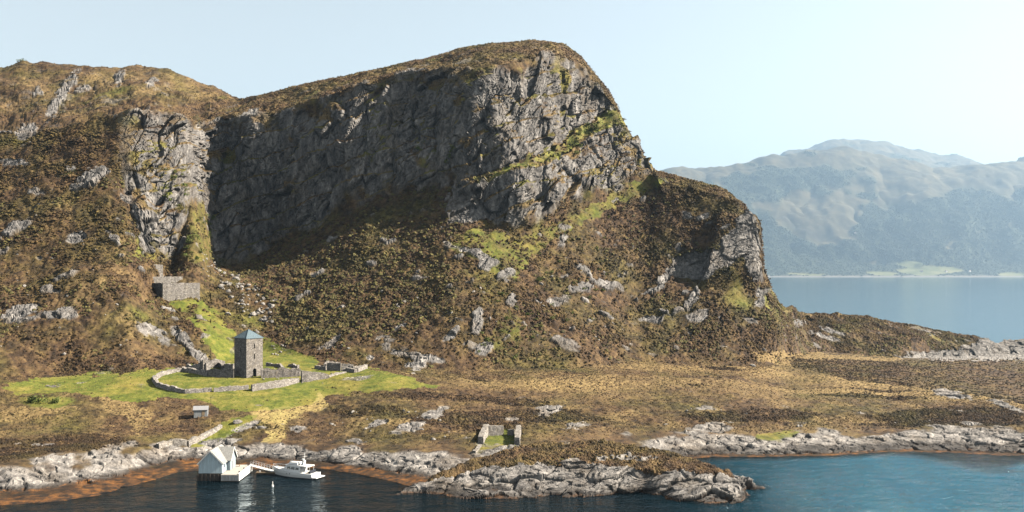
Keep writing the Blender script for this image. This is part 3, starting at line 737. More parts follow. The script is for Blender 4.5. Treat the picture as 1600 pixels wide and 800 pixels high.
# ------------------------------------------------------------------ sea
def mat_sea():
    t = NT('sea_water'); tr = t.t; tr.nodes.remove(t.b)
    a = t.n('Attribute', attribute_name='shallow'); s = t.n('SeparateColor'); tr.links.new(a.outputs['Color'], s.inputs[0])
    v = t.coord((.62, .85, 1), (0, 0, R(-14)))
    big = t.noise(0.030, 2, .5)
    w1 = t.noise(0.28, 4, .62, v, .6); w2 = t.noise(1.3, 2, .6, v); w3 = t.noise(0.09, 3, .55, v)
    h = t.math('ADD', t.math('ADD', t.math('MULTIPLY', w1, 1.0), t.math('MULTIPLY', w2, .25)), t.math('MULTIPLY', w3, 1.6))
    h = t.math('MULTIPLY', h, s.outputs[1])
    b = t.n('Bump'); b.inputs['Strength'].default_value = 1.0; b.inputs['Distance'].default_value = 3.2
    tr.links.new(h, b.inputs['Height'])
    df = t.n('BsdfDiffuse'); t.set(df.inputs['Color'], t.mix(s.outputs[2], (.0010, .0045, .0065), (.010, .060, .095)))  # dark reflected hill and bright reflected sky put into the water colour
    tp = t.n('BsdfTransparent'); tp.inputs['Color'].default_value = (.30, .52, .52, 1)
    gl = t.n('BsdfGlossy'); gl.inputs['Roughness'].default_value = .06; t.set(gl.inputs['Color'], t.mix(s.outputs[2], (.60, .70, .78), (.93, .97, 1.0)))  # reflection dimmed by colour on the near water
    fr = t.n('Fresnel'); fr.inputs['IOR'].default_value = 1.33
    tr.links.new(b.outputs['Normal'], gl.inputs['Normal']); tr.links.new(b.outputs['Normal'], fr.inputs['Normal'])
    m1 = t.n('MixShader'); tr.links.new(s.outputs[0], m1.inputs[0]); tr.links.new(df.outputs[0], m1.inputs[1]); tr.links.new(tp.outputs[0], m1.inputs[2])
    m2 = t.n('MixShader'); tr.links.new(fr.outputs[0], m2.inputs[0]); tr.links.new(m1.outputs[0], m2.inputs[1]); tr.links.new(gl.outputs[0], m2.inputs[2])
    tr.links.new(m2.outputs[0], t.out.inputs['Surface'])
    return t.m
M['sea'] = mat_sea()
wxs = np.concatenate([np.linspace(-19000, -420, 12), np.arange(-400, 402, 2.5), np.linspace(420, 19000, 12)])
wys = np.concatenate([np.array([-300, -100, 0, 60, 110, 150]), np.arange(170, 322, 2.0), np.linspace(340, 760, 30), np.linspace(800, 20500, 30)])
GX, GY = np.meshgrid(wxs, wys)
bed = np.full(GX.shape, -14.0)
allp = np.concatenate([P[:, ::2].reshape(-1, 3), HP[:, ::2].reshape(-1, 3)])
allp = allp[(allp[:, 1] < 322) & (allp[:, 2] < 1.5) & (np.abs(allp[:, 0]) < 400)]
ci = np.clip(np.searchsorted(wxs, allp[:, 0]), 0, len(wxs) - 1); ri = np.clip(np.searchsorted(wys, allp[:, 1]), 0, len(wys) - 1)
sm = np.zeros(GX.shape); cn = np.zeros(GX.shape); np.add.at(sm, (ri, ci), allp[:, 2]); np.add.at(cn, (ri, ci), 1)
bed = np.where(cn > 0, sm / np.maximum(cn, 1), bed)
for _ in range(2):
    bed = gauss(gauss(bed, .7, 0), .7, 1)
shallow = sstep(-3.4, -.4, bed) * .92
reflect_tint = sstep(26, 95, GX + 14 * pn(np.stack([GX, GY, 0 * GX], -1), 40, 700)) * (1 - sstep(330, 400, GY)) + sstep(330, 420, GY)  # where reflected sky is painted in; the rest gets the hill's dark reflection
wave = .30 + 1.4 * sstep(15, 60, GX) + 0 * GY
wave = np.where(GY > 400, .10, wave)
sea = mesh_np('sea', np.stack([GX, GY, 0 * GX], -1).reshape(-1, 3), grid_faces(*GX.shape), M['sea'], smooth=True)
tag(sea, kind='structure', label='fjord water, dark by the shore and blue in the bay')
attr(sea, 'shallow', np.stack([shallow, wave, np.clip(reflect_tint, 0, 1), 0 * GX], -1).reshape(-1, 4))
deep = MB(); deep.box(-19000, 19000, -300, 20500, -15, -14.2); so = deep.build('seabed', M['pile']); tag(so, kind='structure')

# ------------------------------------------------------------------ haze
def mat_haze():
    m = bpy.data.materials.new('haze'); m.use_nodes = True; t = m.node_tree
    t.nodes.remove(t.nodes['Principled BSDF'])
    p = t.nodes.new('ShaderNodeVolumePrincipled')
    p.inputs['Color'].default_value = (.45, .67, .93, 1); p.inputs['Density'].default_value = HAZE; p.inputs['Anisotropy'].default_value = .45
    t.links.new(p.outputs[0], t.nodes['Material Output'].inputs['Volume'])
    return m
hz_ = MB(); hz_.box(-18800, 18800, -280, 20300, -16, 2450)
haze = hz_.build('haze', mat_haze()); tag(haze, kind='stuff', label='thin bluish haze over the fjord')

# ================================================================== THINGS
def jit(a): return random.uniform(-a, a)

def wall_mb(pts, hs, w, O, rag=.22, step=.55, sink=1.0, level=None):
    """a rubble wall along ground points pts (heights hs at the points), relative to O"""
    pts = [Vector(p) for p in pts]
    st = []
    for k in range(len(pts) - 1):
        a, b = pts[k], pts[k + 1]; n = max(2, int((b - a).length / step))
        for i in range(n + (k == len(pts) - 2)):
            t = i / n; st.append((a.lerp(b, t), hs[k] * (1 - t) + hs[k + 1] * t))
    mb = MB(); rows = 4; vs = []; n = len(st); hh = 0
    for i, (p, h) in enumerate(st):
        q0 = st[max(0, i - 1)][0]; q1 = st[min(n - 1, i + 1)][0]
        d = (q1 - q0).to_2d().normalized(); nx, ny = -d.y, d.x
        if i % 2 == 0: hh = jit(rag)
        top = (level if level is not None else p.z + h) + hh
        prof = [(-w / 2 * 1.1, p.z - sink), (-w / 2, p.z + .5 * h), (-w / 2 * .94, top), (0, top + jit(.06)), (w / 2 * .94, top + jit(.08)), (w / 2, p.z + .5 * h), (w / 2 * 1.1, p.z - sink)]
        for s, z in prof:
            s += jit(.05)
            vs.append((p.x + nx * s - O.x + jit(.05), p.y + ny * s - O.y + jit(.05), z - O.z))
    m = 7
    fs = [(i * m + j, (i + 1) * m + j, (i + 1) * m + j + 1, i * m + j + 1) for i in range(n - 1) for j in range(m - 1)]
    fs += [tuple(range(m))[::-1], tuple(range((n - 1) * m, n * m))]
    return mb.add(vs, fs)

def gz(x, y): return Vector((x, y, ground_z(x, y)))

# ---- tower
TA = math.atan2(.775, .63)                       # its right-hand wall runs away to the right
c0 = at(385, 591); c0.z -= .1
TWW, TH = 6.5, 12.9
tower = empty('stone_tower', c0, TA)             # local x along the right wall, local y along the left wall, origin at the near corner
tag(tower, 'tall square grey stone tower with green pyramid roof on the meadow', 'tower')
mb = MB()
def ring(z, e): return [(-e, -e, z), (TWW + e, -e, z), (TWW + e, TWW + e, z), (-e, TWW + e, z)]
# walls as courses with slight irregularity; openings cut on the near right wall (local y = 0)
def wall_with_holes(mb, L, H, T, holes, axis):
    xs = sorted({0, L, *[h[0] for h in holes], *[h[1] for h in holes]}); zs = sorted({-1.5, H, *[h[2] for h in holes], *[h[3] for h in holes]})
    for i in range(len(xs) - 1):
        for j in range(len(zs) - 1):
            cx, cz = (xs[i] + xs[i + 1]) / 2, (zs[j] + zs[j + 1]) / 2
            if any(h[0] < cx < h[1] and h[2] < cz < h[3] for h in holes): continue
            axis(mb, xs[i], xs[i + 1], zs[j], zs[j + 1])
holesR = [(2.55, 3.95, -.2, 3.1), (2.95, 3.4, 6.2, 7.9), (2.95, 3.4, 9.6, 11.2)]
holesL = [(1.8, 2.2, 8.6, 9.8)]
wall_with_holes(mb, TWW, TH, 1, holesR, lambda m, a, b, c, d: m.box(a, b, 0, 1.1, c, d))
wall_with_holes(mb, TWW - 2.2, TH, 1, holesL, lambda m, a, b, c, d: m.box(0, 1.1, a + 1.1, b + 1.1, c, d))
mb.box(TWW - 1.1, TWW, 1.1, TWW - 1.1, -1.5, TH); mb.box(0, TWW, TWW - 1.1, TWW, -1.5, TH)
mb.build('wall', M['stone'], tower)
ar = MB()                                        # round head of the doorway
pts = [(2.55, 3.1), (2.55, 2.4)] + [(3.25 - .7 * math.cos(t), 2.4 + .7 * math.sin(t)) for t in np.linspace(0, math.pi, 9)] + [(3.95, 2.4), (3.95, 3.1)]
n = len(pts)
for k in range(2, n - 3):
    (a, za), (b, zb) = pts[k], pts[k + 1]
    ar.add([(a, -.02, za), (b, -.02, zb), (b, -.02, 3.12), (a, -.02, 3.12), (a, .9, za), (b, .9, zb), (b, .9, 3.12), (a, .9, 3.12)], [(0, 1, 2, 3), (7, 6, 5, 4), (0, 4, 5, 1)])
ar.build('door_arch', M['pale_stone'], tower)
MB().box(2.5, 4.0, .75, .82, -.3, 3.2).build('door', M['dark'], tower)  # dark sheet painted as the shade within the open doorway
for h in holesR[1:]:
    f = MB(); f.box(h[0] - .18, h[0] - .003, -.05, .25, h[2] - .15, h[3] + .15); f.box(h[1] + .003, h[1] + .18, -.05, .25, h[2] - .15, h[3] + .15); f.box(h[0] - .18, h[1] + .18, -.06, .25, h[3] + .153, h[3] + .35)
    w_ = f.build('window', M['pale_stone'], tower)
    MB().box(h[0] - .02, h[1] + .02, .6, .66, h[2] - .1, h[3] + .1).build('dark_sheet', M['dark'], w_)  # dark sheet painted as the shade within the open slit
w_ = MB().box(.6, .66, 2.8, 3.4, 8.5, 9.9).build('window', M['dark'], tower)  # only a dark sheet, painted shade behind the left slit
rf = MB(); e = .22; ap = (TWW / 2, TWW / 2, TH + 2.9)
rf.add([(-e, -e, TH + .02), (TWW + e, -e, TH + .02), (TWW + e, TWW + e, TH + .02), (-e, TWW + e, TH + .02), (-e, -e, TH + .16), (TWW + e, -e, TH + .16), (TWW + e, TWW + e, TH + .16), (-e, TWW + e, TH + .16), ap],
       [(3, 2, 1, 0), (0, 1, 5, 4), (1, 2, 6, 5), (2, 3, 7, 6), (3, 0, 4, 7), (4, 5, 8), (5, 6, 8), (6, 7, 8), (7, 4, 8)])
ro = rf.build('roof', M['copper'], tower)
hp = MB()
for cx_, cy_ in ((-e, -e), (TWW + e, -e), (TWW + e, TWW + e), (-e, TWW + e)): hp.bar((cx_, cy_, TH + .2), (ap[0], ap[1], ap[2] + .04), .07, 5)
hp.build('hip_ridge', M['copper'], ro)
fi = MB(); fi.bar((ap[0], ap[1], ap[2] - .1), (ap[0], ap[1], ap[2] + .7), .09, 6); fi.bar((ap[0], ap[1], ap[2] + .25), (ap[0], ap[1], ap[2] + .45), .2, 8)
fi.build('finial', M['pile'], ro)

# ---- churchyard wall
def wall_thing(name, label, cat, segs, m='stone', part='wall_section', group=None):
    """segs: list of (points, heights, width[, ragged])"""
    O = Vector(segs[0][0][0]); root = empty(name, O)
    tag(root, label, cat, group)
    for s in segs:
        pts, hs, w = s[:3]; rag = s[3] if len(s) > 3 else .2
        wall_mb(pts, hs, w, O, rag).build(s[4] if len(s) > 4 else part, M[s[5] if len(s) > 5 else m], root)
    return root
A = lambda *q: [at(*p) for p in q]
cw = wall_thing('churchyard_wall', 'low pale stone wall curving round the churchyard lawn before the tower', 'stone wall', [
    (A((285,580),(271,582),(252,587),(240,595.5),(246,604),(264,609.5),(290,614.5),(331,611.5)), [1.3,1.2,1.3,1.5,1.5,1.4,1.2,1.1], 1.0, .2),
    (A((334,612),(360,610),(388,607.5)), [1.2,1.3,1.2], 1.0, .2),
    (A((393,611),(440,604),(466,597)), [2.1,2.1,1.5], 1.1, .18)], 'pale_stone')

# ---- ruined church left of the tower
O = at(322, 580)
rc = empty('ruined_church', O)
tag(rc, 'roofless stone church ruin with a vaulted arch, left of the tower', 'ruin')
wall_mb(A((366,590),(345,589),(327,587.5)), [3.2,2.6,2.0], 1.3, O, .35).build('nave_wall', M['stone'], rc)
wall_mb(A((326,587.5),(305,583),(286,580)), [1.7,1.3,1.5], 1.2, O, .3).build('low_wall', M['pale_stone'], rc)
wall_mb(A((293,577),(318,578)), [1.5,2.0], 1.3, O, .35).build('back_wall', M['pale_stone'], rc)
wall_mb(A((352,577),(366,579)), [2.2,2.0], 1.3, O, .3).build('choir_wall', M['pale_stone'], rc)
# arch wall in a local frame
g = empty('arch_frame', (0, 0, 0)); bpy.data.objects.remove(g)
tx, ty = Vector((.80, .60, 0)), Vector((-.60, .80, 0))
def arch_wall(L, H, x0, x1, zs, T):
    """wall of length L with a gable-like top and a round opening"""
    m = MB(); r = (x1 - x0) / 2; cx_ = (x0 + x1) / 2
    xs = [0, .5, x0] + [cx_ - r * math.cos(t) for t in np.linspace(0, math.pi, 13)][1:-1] + [x1, x1 + .5, L]
    def lo(x): return zs + math.sqrt(max(0, r * r - (x - cx_) ** 2)) if x0 < x < x1 else (zs if x in (x0, x1) else -1.0)
    def hi_(x): return H - abs(x - cx_) * .34 + .08 * math.sin(7 * x)
    def P3(x, y, z): return tx * x + ty * y + Vector((0, 0, z))
    for a, b in zip(xs[:-1], xs[1:]):
        inside = a >= x0 and b <= x1
        la, lb = (lo(a), lo(b)) if inside else (-1, -1)
        m.add([P3(a, 0, la), P3(b, 0, lb), P3(b, T, lb), P3(a, T, la), P3(a, 0, hi_(a)), P3(b, 0, hi_(b)), P3(b, T, hi_(b)), P3(a, T, hi_(a))],
              [(3, 2, 1, 0), (4, 5, 6, 7), (0, 1, 5, 4), (1, 2, 6, 5), (2, 3, 7, 6), (3, 0, 4, 7)])
    return m
arch_wall(6.6, 4.0, 1.5, 5.6, .8, 1.1).build('arch', M['pale_stone'], rc)
wall_mb([O + tx * -.2 + ty * .5, O + tx * -.2 + ty * 5], [3.6, 2.6], 1.4, O, .25).build('side_wall', M['stone'], rc)
wall_mb([O + tx * 6.4 + ty * 1.3, O + tx * 6.4 + ty * 5], [2.6, 2.0], 1.2, O, .25).build('side_wall', M['stone'], rc)
wall_mb([O + tx * .3 + ty * 5.2, O + tx * 6.2 + ty * 5.2], [3.0, 3.0], 1.0, O, .25).build('back_wall', M['stone'], rc)

# ---- ruined cloister right of the tower
a0 = at(408, 590)
cl_a = [gz(a0.x + .90 * s, a0.y + .30 * s) for s in (0, 4.5, 9, 13)]
cl_b = [gz(a0.x - 1.8 + .90 * s, a0.y + 4.5 + .30 * s) for s in (0, 4, 8, 12)]
wall_thing('cloister_ruin', 'broken grey cloister walls on the grass between tower and taller wall end', 'ruin', [
    (cl_a, [2.5,2.1,2.3,2.6], 1.1, .4, 'front_wall'), (cl_b, [2.6,1.7,1.9,1.3], 1.1, .4, 'inner_wall'),
    ([cl_a[1], cl_b[1]], [1.9,1.6], .9, .3, 'cross_wall'), ([cl_a[2], cl_b[2]], [1.8,1.6], .9, .3, 'cross_wall'), ([cl_a[3], cl_b[3]], [2.2,1.5], 1., .3, 'cross_wall')])
wall_thing('ruined_wall', 'tall grey ruined wall end sloping down to the right of the cloister', 'ruin', [
    (A((471,597),(480,596),(496,593),(512,590.5)), [3.6,3.3,2.3,1.3], 1.3, .12, 'wall_section'),
    (A((513,590),(528,585),(540,582)), [.7,.6,.5], .9, .2, 'low_kerb', 'pale_stone')])
wall_thing('ruined_cell', 'low roofless stone cell outline on the grass behind the cloister walls', 'ruin', [
    (A((416,572),(436,573)), [1.1,.9], .9, .35, 'back_wall', 'pale_stone'), (A((436,573),(444,578)), [1.2,.8], .9, .35, 'side_wall', 'pale_stone'), (A((452,572),(466,576)), [.9,1.1], .9, .35, 'front_wall', 'pale_stone')])
# ---- separate roofless building further right
rb = wall_thing('roofless_building', 'roofless stone building of low stepped walls at the right meadow edge', 'ruin', [
    (A((511,579),(533,579.5)), [2.7,2.7], 1.1, .1, 'front_wall', 'stone'),
    (A((493,576),(510,578)), [1.1,1.3], 1.3, .1, 'left_wall', 'pale_stone'),
    (A((534,579),(542,579)), [1.6,1.5], 1.2, .1, 'front_wall', 'pale_stone'),
    (A((543,579.5),(556,582)), [1.2,1.0], 1.2, .1, 'right_wall', 'pale_stone'),
    (A((557,581.5),(572,575)), [1.2,1.4], 1.1, .12, 'end_wall', 'pale_stone'),
    (A((512,571),(532,571.5)), [1.5,1.3], 1.0, .1, 'back_wall', 'pale_stone'),
    (A((534,574),(552,574.5)), [1.3,1.2], 1.0, .1, 'back_wall', 'pale_stone'),
    (A((551,577),(570,575)), [1.0,1.1], 1.0, .1, 'inner_wall', 'pale_stone'),
    (A((508,578),(512,571)), [2.0,1.6], 1.0, .1, 'inner_wall', 'pale_stone')])

# ---- terraces under the cliff
def terrace(label, P0, t, L, H, back, side, group, sink=2.5):
    t = Vector((t[0], t[1], 0)).normalized(); nb = Vector((-t.y, t.x, 0))
    root = empty('terrace', P0); tag(root, label, 'terrace', group)
    e = [P0 + t * s for s in (0, L * .5, L)]
    wall_mb([Vector((p.x, p.y, P0.z)) for p in e], [H, H, H], 1.1, P0, .05, .8, sink).build('front_wall', M['pale_stone'], root)
    p1 = P0 + nb * side - t * side * .42
    wall_mb([P0 + nb * .6, Vector((p1.x, p1.y, P0.z))], [H, H], 1.0, P0, .12, .8, sink).build('side_wall', M['stone'], root)
    fl = MB(); q = [P0 + nb * .4, P0 + t * L + nb * .4, P0 + t * L + nb * back, p1 + nb * (back - side) * .5]
    fl.add([(v.x - P0.x, v.y - P0.y, H - .35) for v in q] + [(v.x - P0.x, v.y - P0.y, -2) for v in q], [(0, 1, 2, 3), (4, 7, 6, 5), (0, 4, 5, 1), (1, 5, 6, 2), (2, 6, 7, 3), (3, 7, 4, 0)])
    fl.build('grass_floor', M['lawn'], root)
    return root
def mat_lawn():
    t = NT('terrace_grass'); n = t.noise(.5, 4, .65)
    return t.done(t.ramp(n, [(.3, (.09, .09, .025)), (.5, (.19, .18, .045)), (.7, (.28, .24, .08))]))
M['lawn'] = mat_lawn()
def unproj(px, py, Y): return Vector(((px - CX) / F * Y, Y, CAM_H - (py - HY) * Y / F))
terrace('largest stone terrace wall, lowest of three stepped under the cliff', unproj(254, 463.5, 399), (13.2, 6.2), 14.0, 5.3, 9, 7.5, 'stepped terraces below the gully')
terrace('middle stone terrace wall stepped between the largest and the smallest', unproj(235, 444, 406.5), (13.2, 6.2), 12.2, 3.0, 7.5, 6, 'stepped terraces below the gully')
terrace('smallest stone terrace wall, topmost of three stepped under the cliff', unproj(226, 425, 413), (13.2, 6.2), 7.0, 3.0, 6, 4.5, 'stepped terraces below the gully')

# ---- ruined boathouse on the shore
wall_thing('ruined_boathouse', 'roofless U of low stone walls round a grass floor by the shore', 'ruin', [
    (A((751,694),(755,684),(760,675)), [1.9,2.0,2.3], 1.5, .15, 'side_wall', 'pale_stone'),
    (A((762,679),(786,679)), [2.5,2.4], 1.1, .1, 'back_wall', 'pale_stone'),
    (A((794,679),(803,679)), [1.5,1.6], 1.0, .1, 'back_wall', 'pale_stone'),
    (A((808,695),(809,686),(810,677)), [2.1,2.1,2.2], 1.4, .15, 'side_wall', 'pale_stone'),
    (A((741,709),(746,703),(750,697)), [.6,.7,.6], .9, .2, 'slip_edge', 'pale_stone')])

# ---- stone row by the green strip
wall_thing('dry_stone_wall', 'tumbled dry stone wall along the green strip left of the boathouse', 'stone wall', [
    (A((246,700),(268,693),(292,696)), [.9,1.2,1.2], 1.0, .35), (A((293,696),(312,688),(332,677),(345,668)), [1.4,1.2,1.2,.9], 1.0, .4)], 'pale_stone')

# ---- shed on the slope
p = at(314, 649); shd = empty('small_shed', p, R(12)); tag(shd, 'tiny grey shed with a pale roof below the churchyard wall', 'shed')
b = MB(); hw_, hd_, h1, h2 = 1.9, 1.4, 1.7, 2.5
b.prism([(-hw_, -.6), (hw_, -.6), (hw_, h1), (-hw_, h1)], lambda a, z: (a, -hd_, z), lambda a, z: (a, hd_, z))
for s in (-1, 1): b.add([(s * hw_, -hd_, h1), (s * hw_, hd_, h1), (s * hw_, 0, h2), (s * (hw_ - .1), -hd_, h1), (s * (hw_ - .1), hd_, h1), (s * (hw_ - .1), 0, h2)], [(0, 1, 2), (5, 4, 3), (0, 2, 5, 3), (1, 4, 5, 2), (0, 3, 4, 1)])
b.build('wall', M['shed_wall'], shd)
r = MB(); o_ = .25
for s in (-1, 1):
    r.add([(-hw_ - o_, s * (hd_ + o_), h1 - .10), (hw_ + o_, s * (hd_ + o_), h1 - .10), (hw_ + o_, 0, h2 + .06), (-hw_ - o_, 0, h2 + .06)] + [(-hw_ - o_, s * (hd_ + o_), h1 + .0), (hw_ + o_, s * (hd_ + o_), h1 + .0), (hw_ + o_, 0, h2 + .17), (-hw_ - o_, 0, h2 + .17)],
          [(0, 1, 2, 3), (4, 5, 6, 7), (0, 1, 5, 4), (1, 2, 6, 5), (2, 3, 7, 6), (3, 0, 4, 7)])
r.build('roof', M['shed_roof'], shd)
MB().box(.3, 1.1, -hd_ - .05, -hd_ - .003, 0, 1.6).build('door', M['wood'], shd)

# ---- white boathouse
BX0, BX1, BY0, BY1 = -74.5, -68.9, 243.4, 252.5
BZ, EV, RG = 1.75, 4.15, 7.0
bh = empty('boathouse', (BX0, BY0, 0)); tag(bh, 'white wooden gabled boathouse standing on a stone base in the water', 'boathouse')
W_, D_ = BX1 - BX0, BY1 - BY0
b = MB(); prof = [(0, BZ), (W_, BZ), (W_, EV), (W_ / 2, RG), (0, EV)]
b.prism(prof, lambda x, z: (x, 0, z), lambda x, z: (x, D_, z))
b.build('wall', M['white_boards'], bh)
# cross gable facing right
XG0, XG1, CY0, CY1, CR = W_ / 2, W_ + .9, 3.6, 8.6, 6.85
b = MB(); b.prism([(CY0, BZ), (CY1, BZ), (CY1, EV + .1), ((CY0 + CY1) / 2, CR - .12), (CY0, EV + .1)], lambda y, z: (XG0 + 1.2, y, z), lambda y, z: (XG1, y, z))
b.build('wall', M['white_boards'], bh)
def roof_slab(poly, th=.14):
    n_ = (Vector(poly[1]) - Vector(poly[0])).cross(Vector(poly[2]) - Vector(poly[0])).normalized()
    if n_.z < 0: n_ = -n_
    m = MB(); k = len(poly); lo = [Vector(q) + n_ * .02 for q in poly]; up_ = [Vector(q) + n_ * (th + .02) for q in poly]
    return m.add([tuple(q) for q in lo + up_], [tuple(range(k))[::-1], tuple(range(k, 2 * k))] + [(i, (i + 1) % k, k + (i + 1) % k, k + i) for i in range(k)])
ov = .3; sl = (RG - EV) / (W_ / 2)
roof_slab([(-ov, -ov, EV - ov * sl), (W_ / 2, -ov, RG), (W_ / 2, D_ + ov, RG), (-ov, D_ + ov, EV - ov * sl)]).build('roof', M['slate'], bh)
roof_slab([(W_ + ov, D_ + ov, EV - ov * sl), (W_ / 2, D_ + ov, RG), (W_ / 2, -ov, RG), (W_ + ov, -ov, EV - ov * sl)]).build('roof', M['slate'], bh)
ym = (CY0 + CY1) / 2; cs = (CR - EV) / (ym - CY0)
for s, y in ((-1, CY0), (1, CY1)):
    roof_slab([(XG0 + .1, ym, CR + .12), (XG1 + .35, ym, CR + .12), (XG1 + .35, y + s * .3, EV - .3 * cs + .2), (XG0 + 2.4, y + s * .3, EV - .3 * cs + .2)]).build('dormer_roof', M['slate'], bh)
bb = MB()
for sx in (-1, 1):
    a_ = Vector((W_ / 2, -ov - .03, RG + .12)); c_ = Vector((W_ / 2 + sx * (W_ / 2 + ov), -ov - .03, EV - ov * sl + .12))
    bb.add([tuple(a_), tuple(c_), (c_.x, c_.y, c_.z - .28), (a_.x, a_.y, a_.z - .28), (a_.x, a_.y + .06, a_.z), (c_.x, c_.y + .06, c_.z), (c_.x, c_.y + .06, c_.z - .28), (a_.x, a_.y + .06, a_.z - .28)], [(0, 1, 2, 3), (7, 6, 5, 4), (0, 4, 5, 1), (1, 5, 6, 2), (2, 6, 7, 3), (3, 7, 4, 0)])
bb.build('bargeboard', M['white_paint'], bh)
bb = MB()
for s in (-1, 1):
    y = ym + s * (ym - CY0 + .3); a_ = (XG1 + .37, ym, CR + .24); c_ = (XG1 + .37, y, EV - .3 * cs + .34)
    bb.add([a_, c_, (c_[0], c_[1], c_[2] - .3), (a_[0], a_[1], a_[2] - .3), (a_[0] + .06, a_[1], a_[2]), (c_[0] + .06, c_[1], c_[2]), (c_[0] + .06, c_[1], c_[2] - .3), (a_[0] + .06, a_[1], a_[2] - .3)], [(0, 1, 2, 3), (7, 6, 5, 4), (0, 4, 5, 1), (1, 5, 6, 2), (2, 6, 7, 3), (3, 7, 4, 0)])
bb.build('bargeboard', M['white_paint'], bh)
d_ = MB(); d_.box(XG1 + .003, XG1 + .06, ym - .55, ym + .55, BZ + .02, BZ + 2.0); d_.build('door', M['shed_wall'], bh)
MB().box(W_ + .003, W_ + .05, 1.2, 2.1, BZ + 1.0, BZ + 1.9).build('window', M['window'], bh)
fb = MB(); fb.box(-.12, W_ + .08, -.12, D_ + .1, -2.5, BZ - .004)
for k in range(7): x = -.2 + k * (W_ + .3) / 6; fb.box(x - .16, x + .16, -.32, -.125, -2.5, BZ - .1 - .2 * random.random())
fb.build('stone_base', M['pile'], bh)

# ---- quay
qx0, qx1, qy0, qy1 = -68.78, -64.5, 242.0, 254.5
qy = empty('quay', (qx0, qy0, 0)); tag(qy, 'pale concrete quay beside the white boathouse', 'quay')
Lx, Ly = qx1 - qx0, qy1 - qy0
MB().box(0, Lx - .3, .12, Ly - .1, -3, 1.45).build('quay_wall', M['pile'], qy)
MB().box(-.02, Lx, 0, Ly, 1.455, 1.72).build('deck', M['concrete'], qy, bevel=.03)
ff = MB()
for k in range(6): ff.box(.02 + k * Lx / 6, k * Lx / 6 + Lx / 6 - .03, -.06, .115, .25, 1.45)
ff.build('front_planking', M['shed_wall'], qy)
sf = MB()
for k in range(13): sf.box(Lx - .295, Lx - .02, .13 + k * (Ly - .3) / 13, .13 + (k + 1) * (Ly - .3) / 13 - .03, .2, 1.45)
sf.build('side_planking', M['white_paint'], qy)
kb = MB(); kb.box(Lx - .28, Lx - .02, .02, Ly - .02, 1.725, 1.95); kb.build('kerb', M['white_paint'], qy)
for yy in (2.2, 6.5, 10.5):
    bo = MB(); bo.bar((Lx - .55, yy, 1.72), (Lx - .55, yy, 2.15), .11, 8); bo.bar((Lx - .75, yy, 2.05), (Lx - .35, yy, 2.05), .06, 6); bo.build('bollard', M['navy'], qy)
bp = MB(); bp.box(-.6, .9, .4, .9, .42, .48); bp.box(-.6, .9, .92, .98, .55, .95)
for x in (-.5, .8): bp.box(x - .04, x + .04, .4, .9, 0, .42); bp.box(x - .04, x + .04, .9, .96, 0, .95)
bench = empty('bench', (qx0 + .9, qy0 + 9.5, 1.722)); tag(bench, 'dark wooden bench against the boathouse wall on the quay', 'bench')
MB().box(-.6, .9, .4, .9, .42, .48).build('seat', M['wood'], bench); MB().box(-.6, .9, .92, .98, .55, .95).build('backrest', M['wood'], bench)
for x in (-.5, .8): MB().box(x - .04, x + .04, .4, .9, 0, .42).build('leg', M['wood'], bench)

# ---- gangway and pontoon
g0 = Vector((qx1 + .1, 253.5, 1.75)); g1 = Vector((-58.5, 251.5, .75))
gw = empty('gangway', g0); tag(gw, 'narrow white gangway with thin railings from the quay to the pontoon', 'gangway')
L_ = g1 - g0; ax = L_.normalized(); sd = Vector((-ax.y, ax.x, 0)).normalized()
gd = MB()
def slab(mb, a, b, w, z0, z1):
    q = [a - sd * w, b - sd * w, b + sd * w, a + sd * w]
    mb.add([(v.x, v.y, v.z + z0) for v in q] + [(v.x, v.y, v.z + z1) for v in q], [(3, 2, 1, 0), (4, 5, 6, 7), (0, 1, 5, 4), (1, 2, 6, 5), (2, 3, 7, 6), (3, 0, 4, 7)])
slab(gd, Vector((0, 0, 0)), L_, .7, -.16, 0); gd.build('deck', M['white_paint'], gw)
for s in (-1, 1):
    r_ = MB(); r_.bar(sd * s * .66 + Vector((0, 0, 1.0)), L_ + sd * s * .66 + Vector((0, 0, 1.0)), .035); r_.bar(sd * s * .66 + Vector((0, 0, .55)), L_ + sd * s * .66 + Vector((0, 0, .55)), .025)
    for k in range(9): q = L_ * (k / 8) + sd * s * .66; r_.bar(q, q + Vector((0, 0, 1.0)), .035)
    r_.build('railing', M['metal'], gw)
pt = empty('pontoon', (-60.2, 250.8, 0)); tag(pt, 'low brown floating pontoon beside the yacht bow', 'pontoon')
MB().box(-2.4, 3.4, -.1, 1.6, -.45, .35).build('float', M['pile'], pt); MB().box(-2.5, 3.5, -.18, 1.7, .355, .55).build('deck', M['wood'], pt)
for x in (-1.6, 2.8): bo = MB(); bo.bar((x, .2, .55), (x, .2, .95), .09, 8); bo.bar((x - .2, .2, .85), (x + .2, .2, .85), .05, 6); bo.build('bollard', M['metal'], pt)

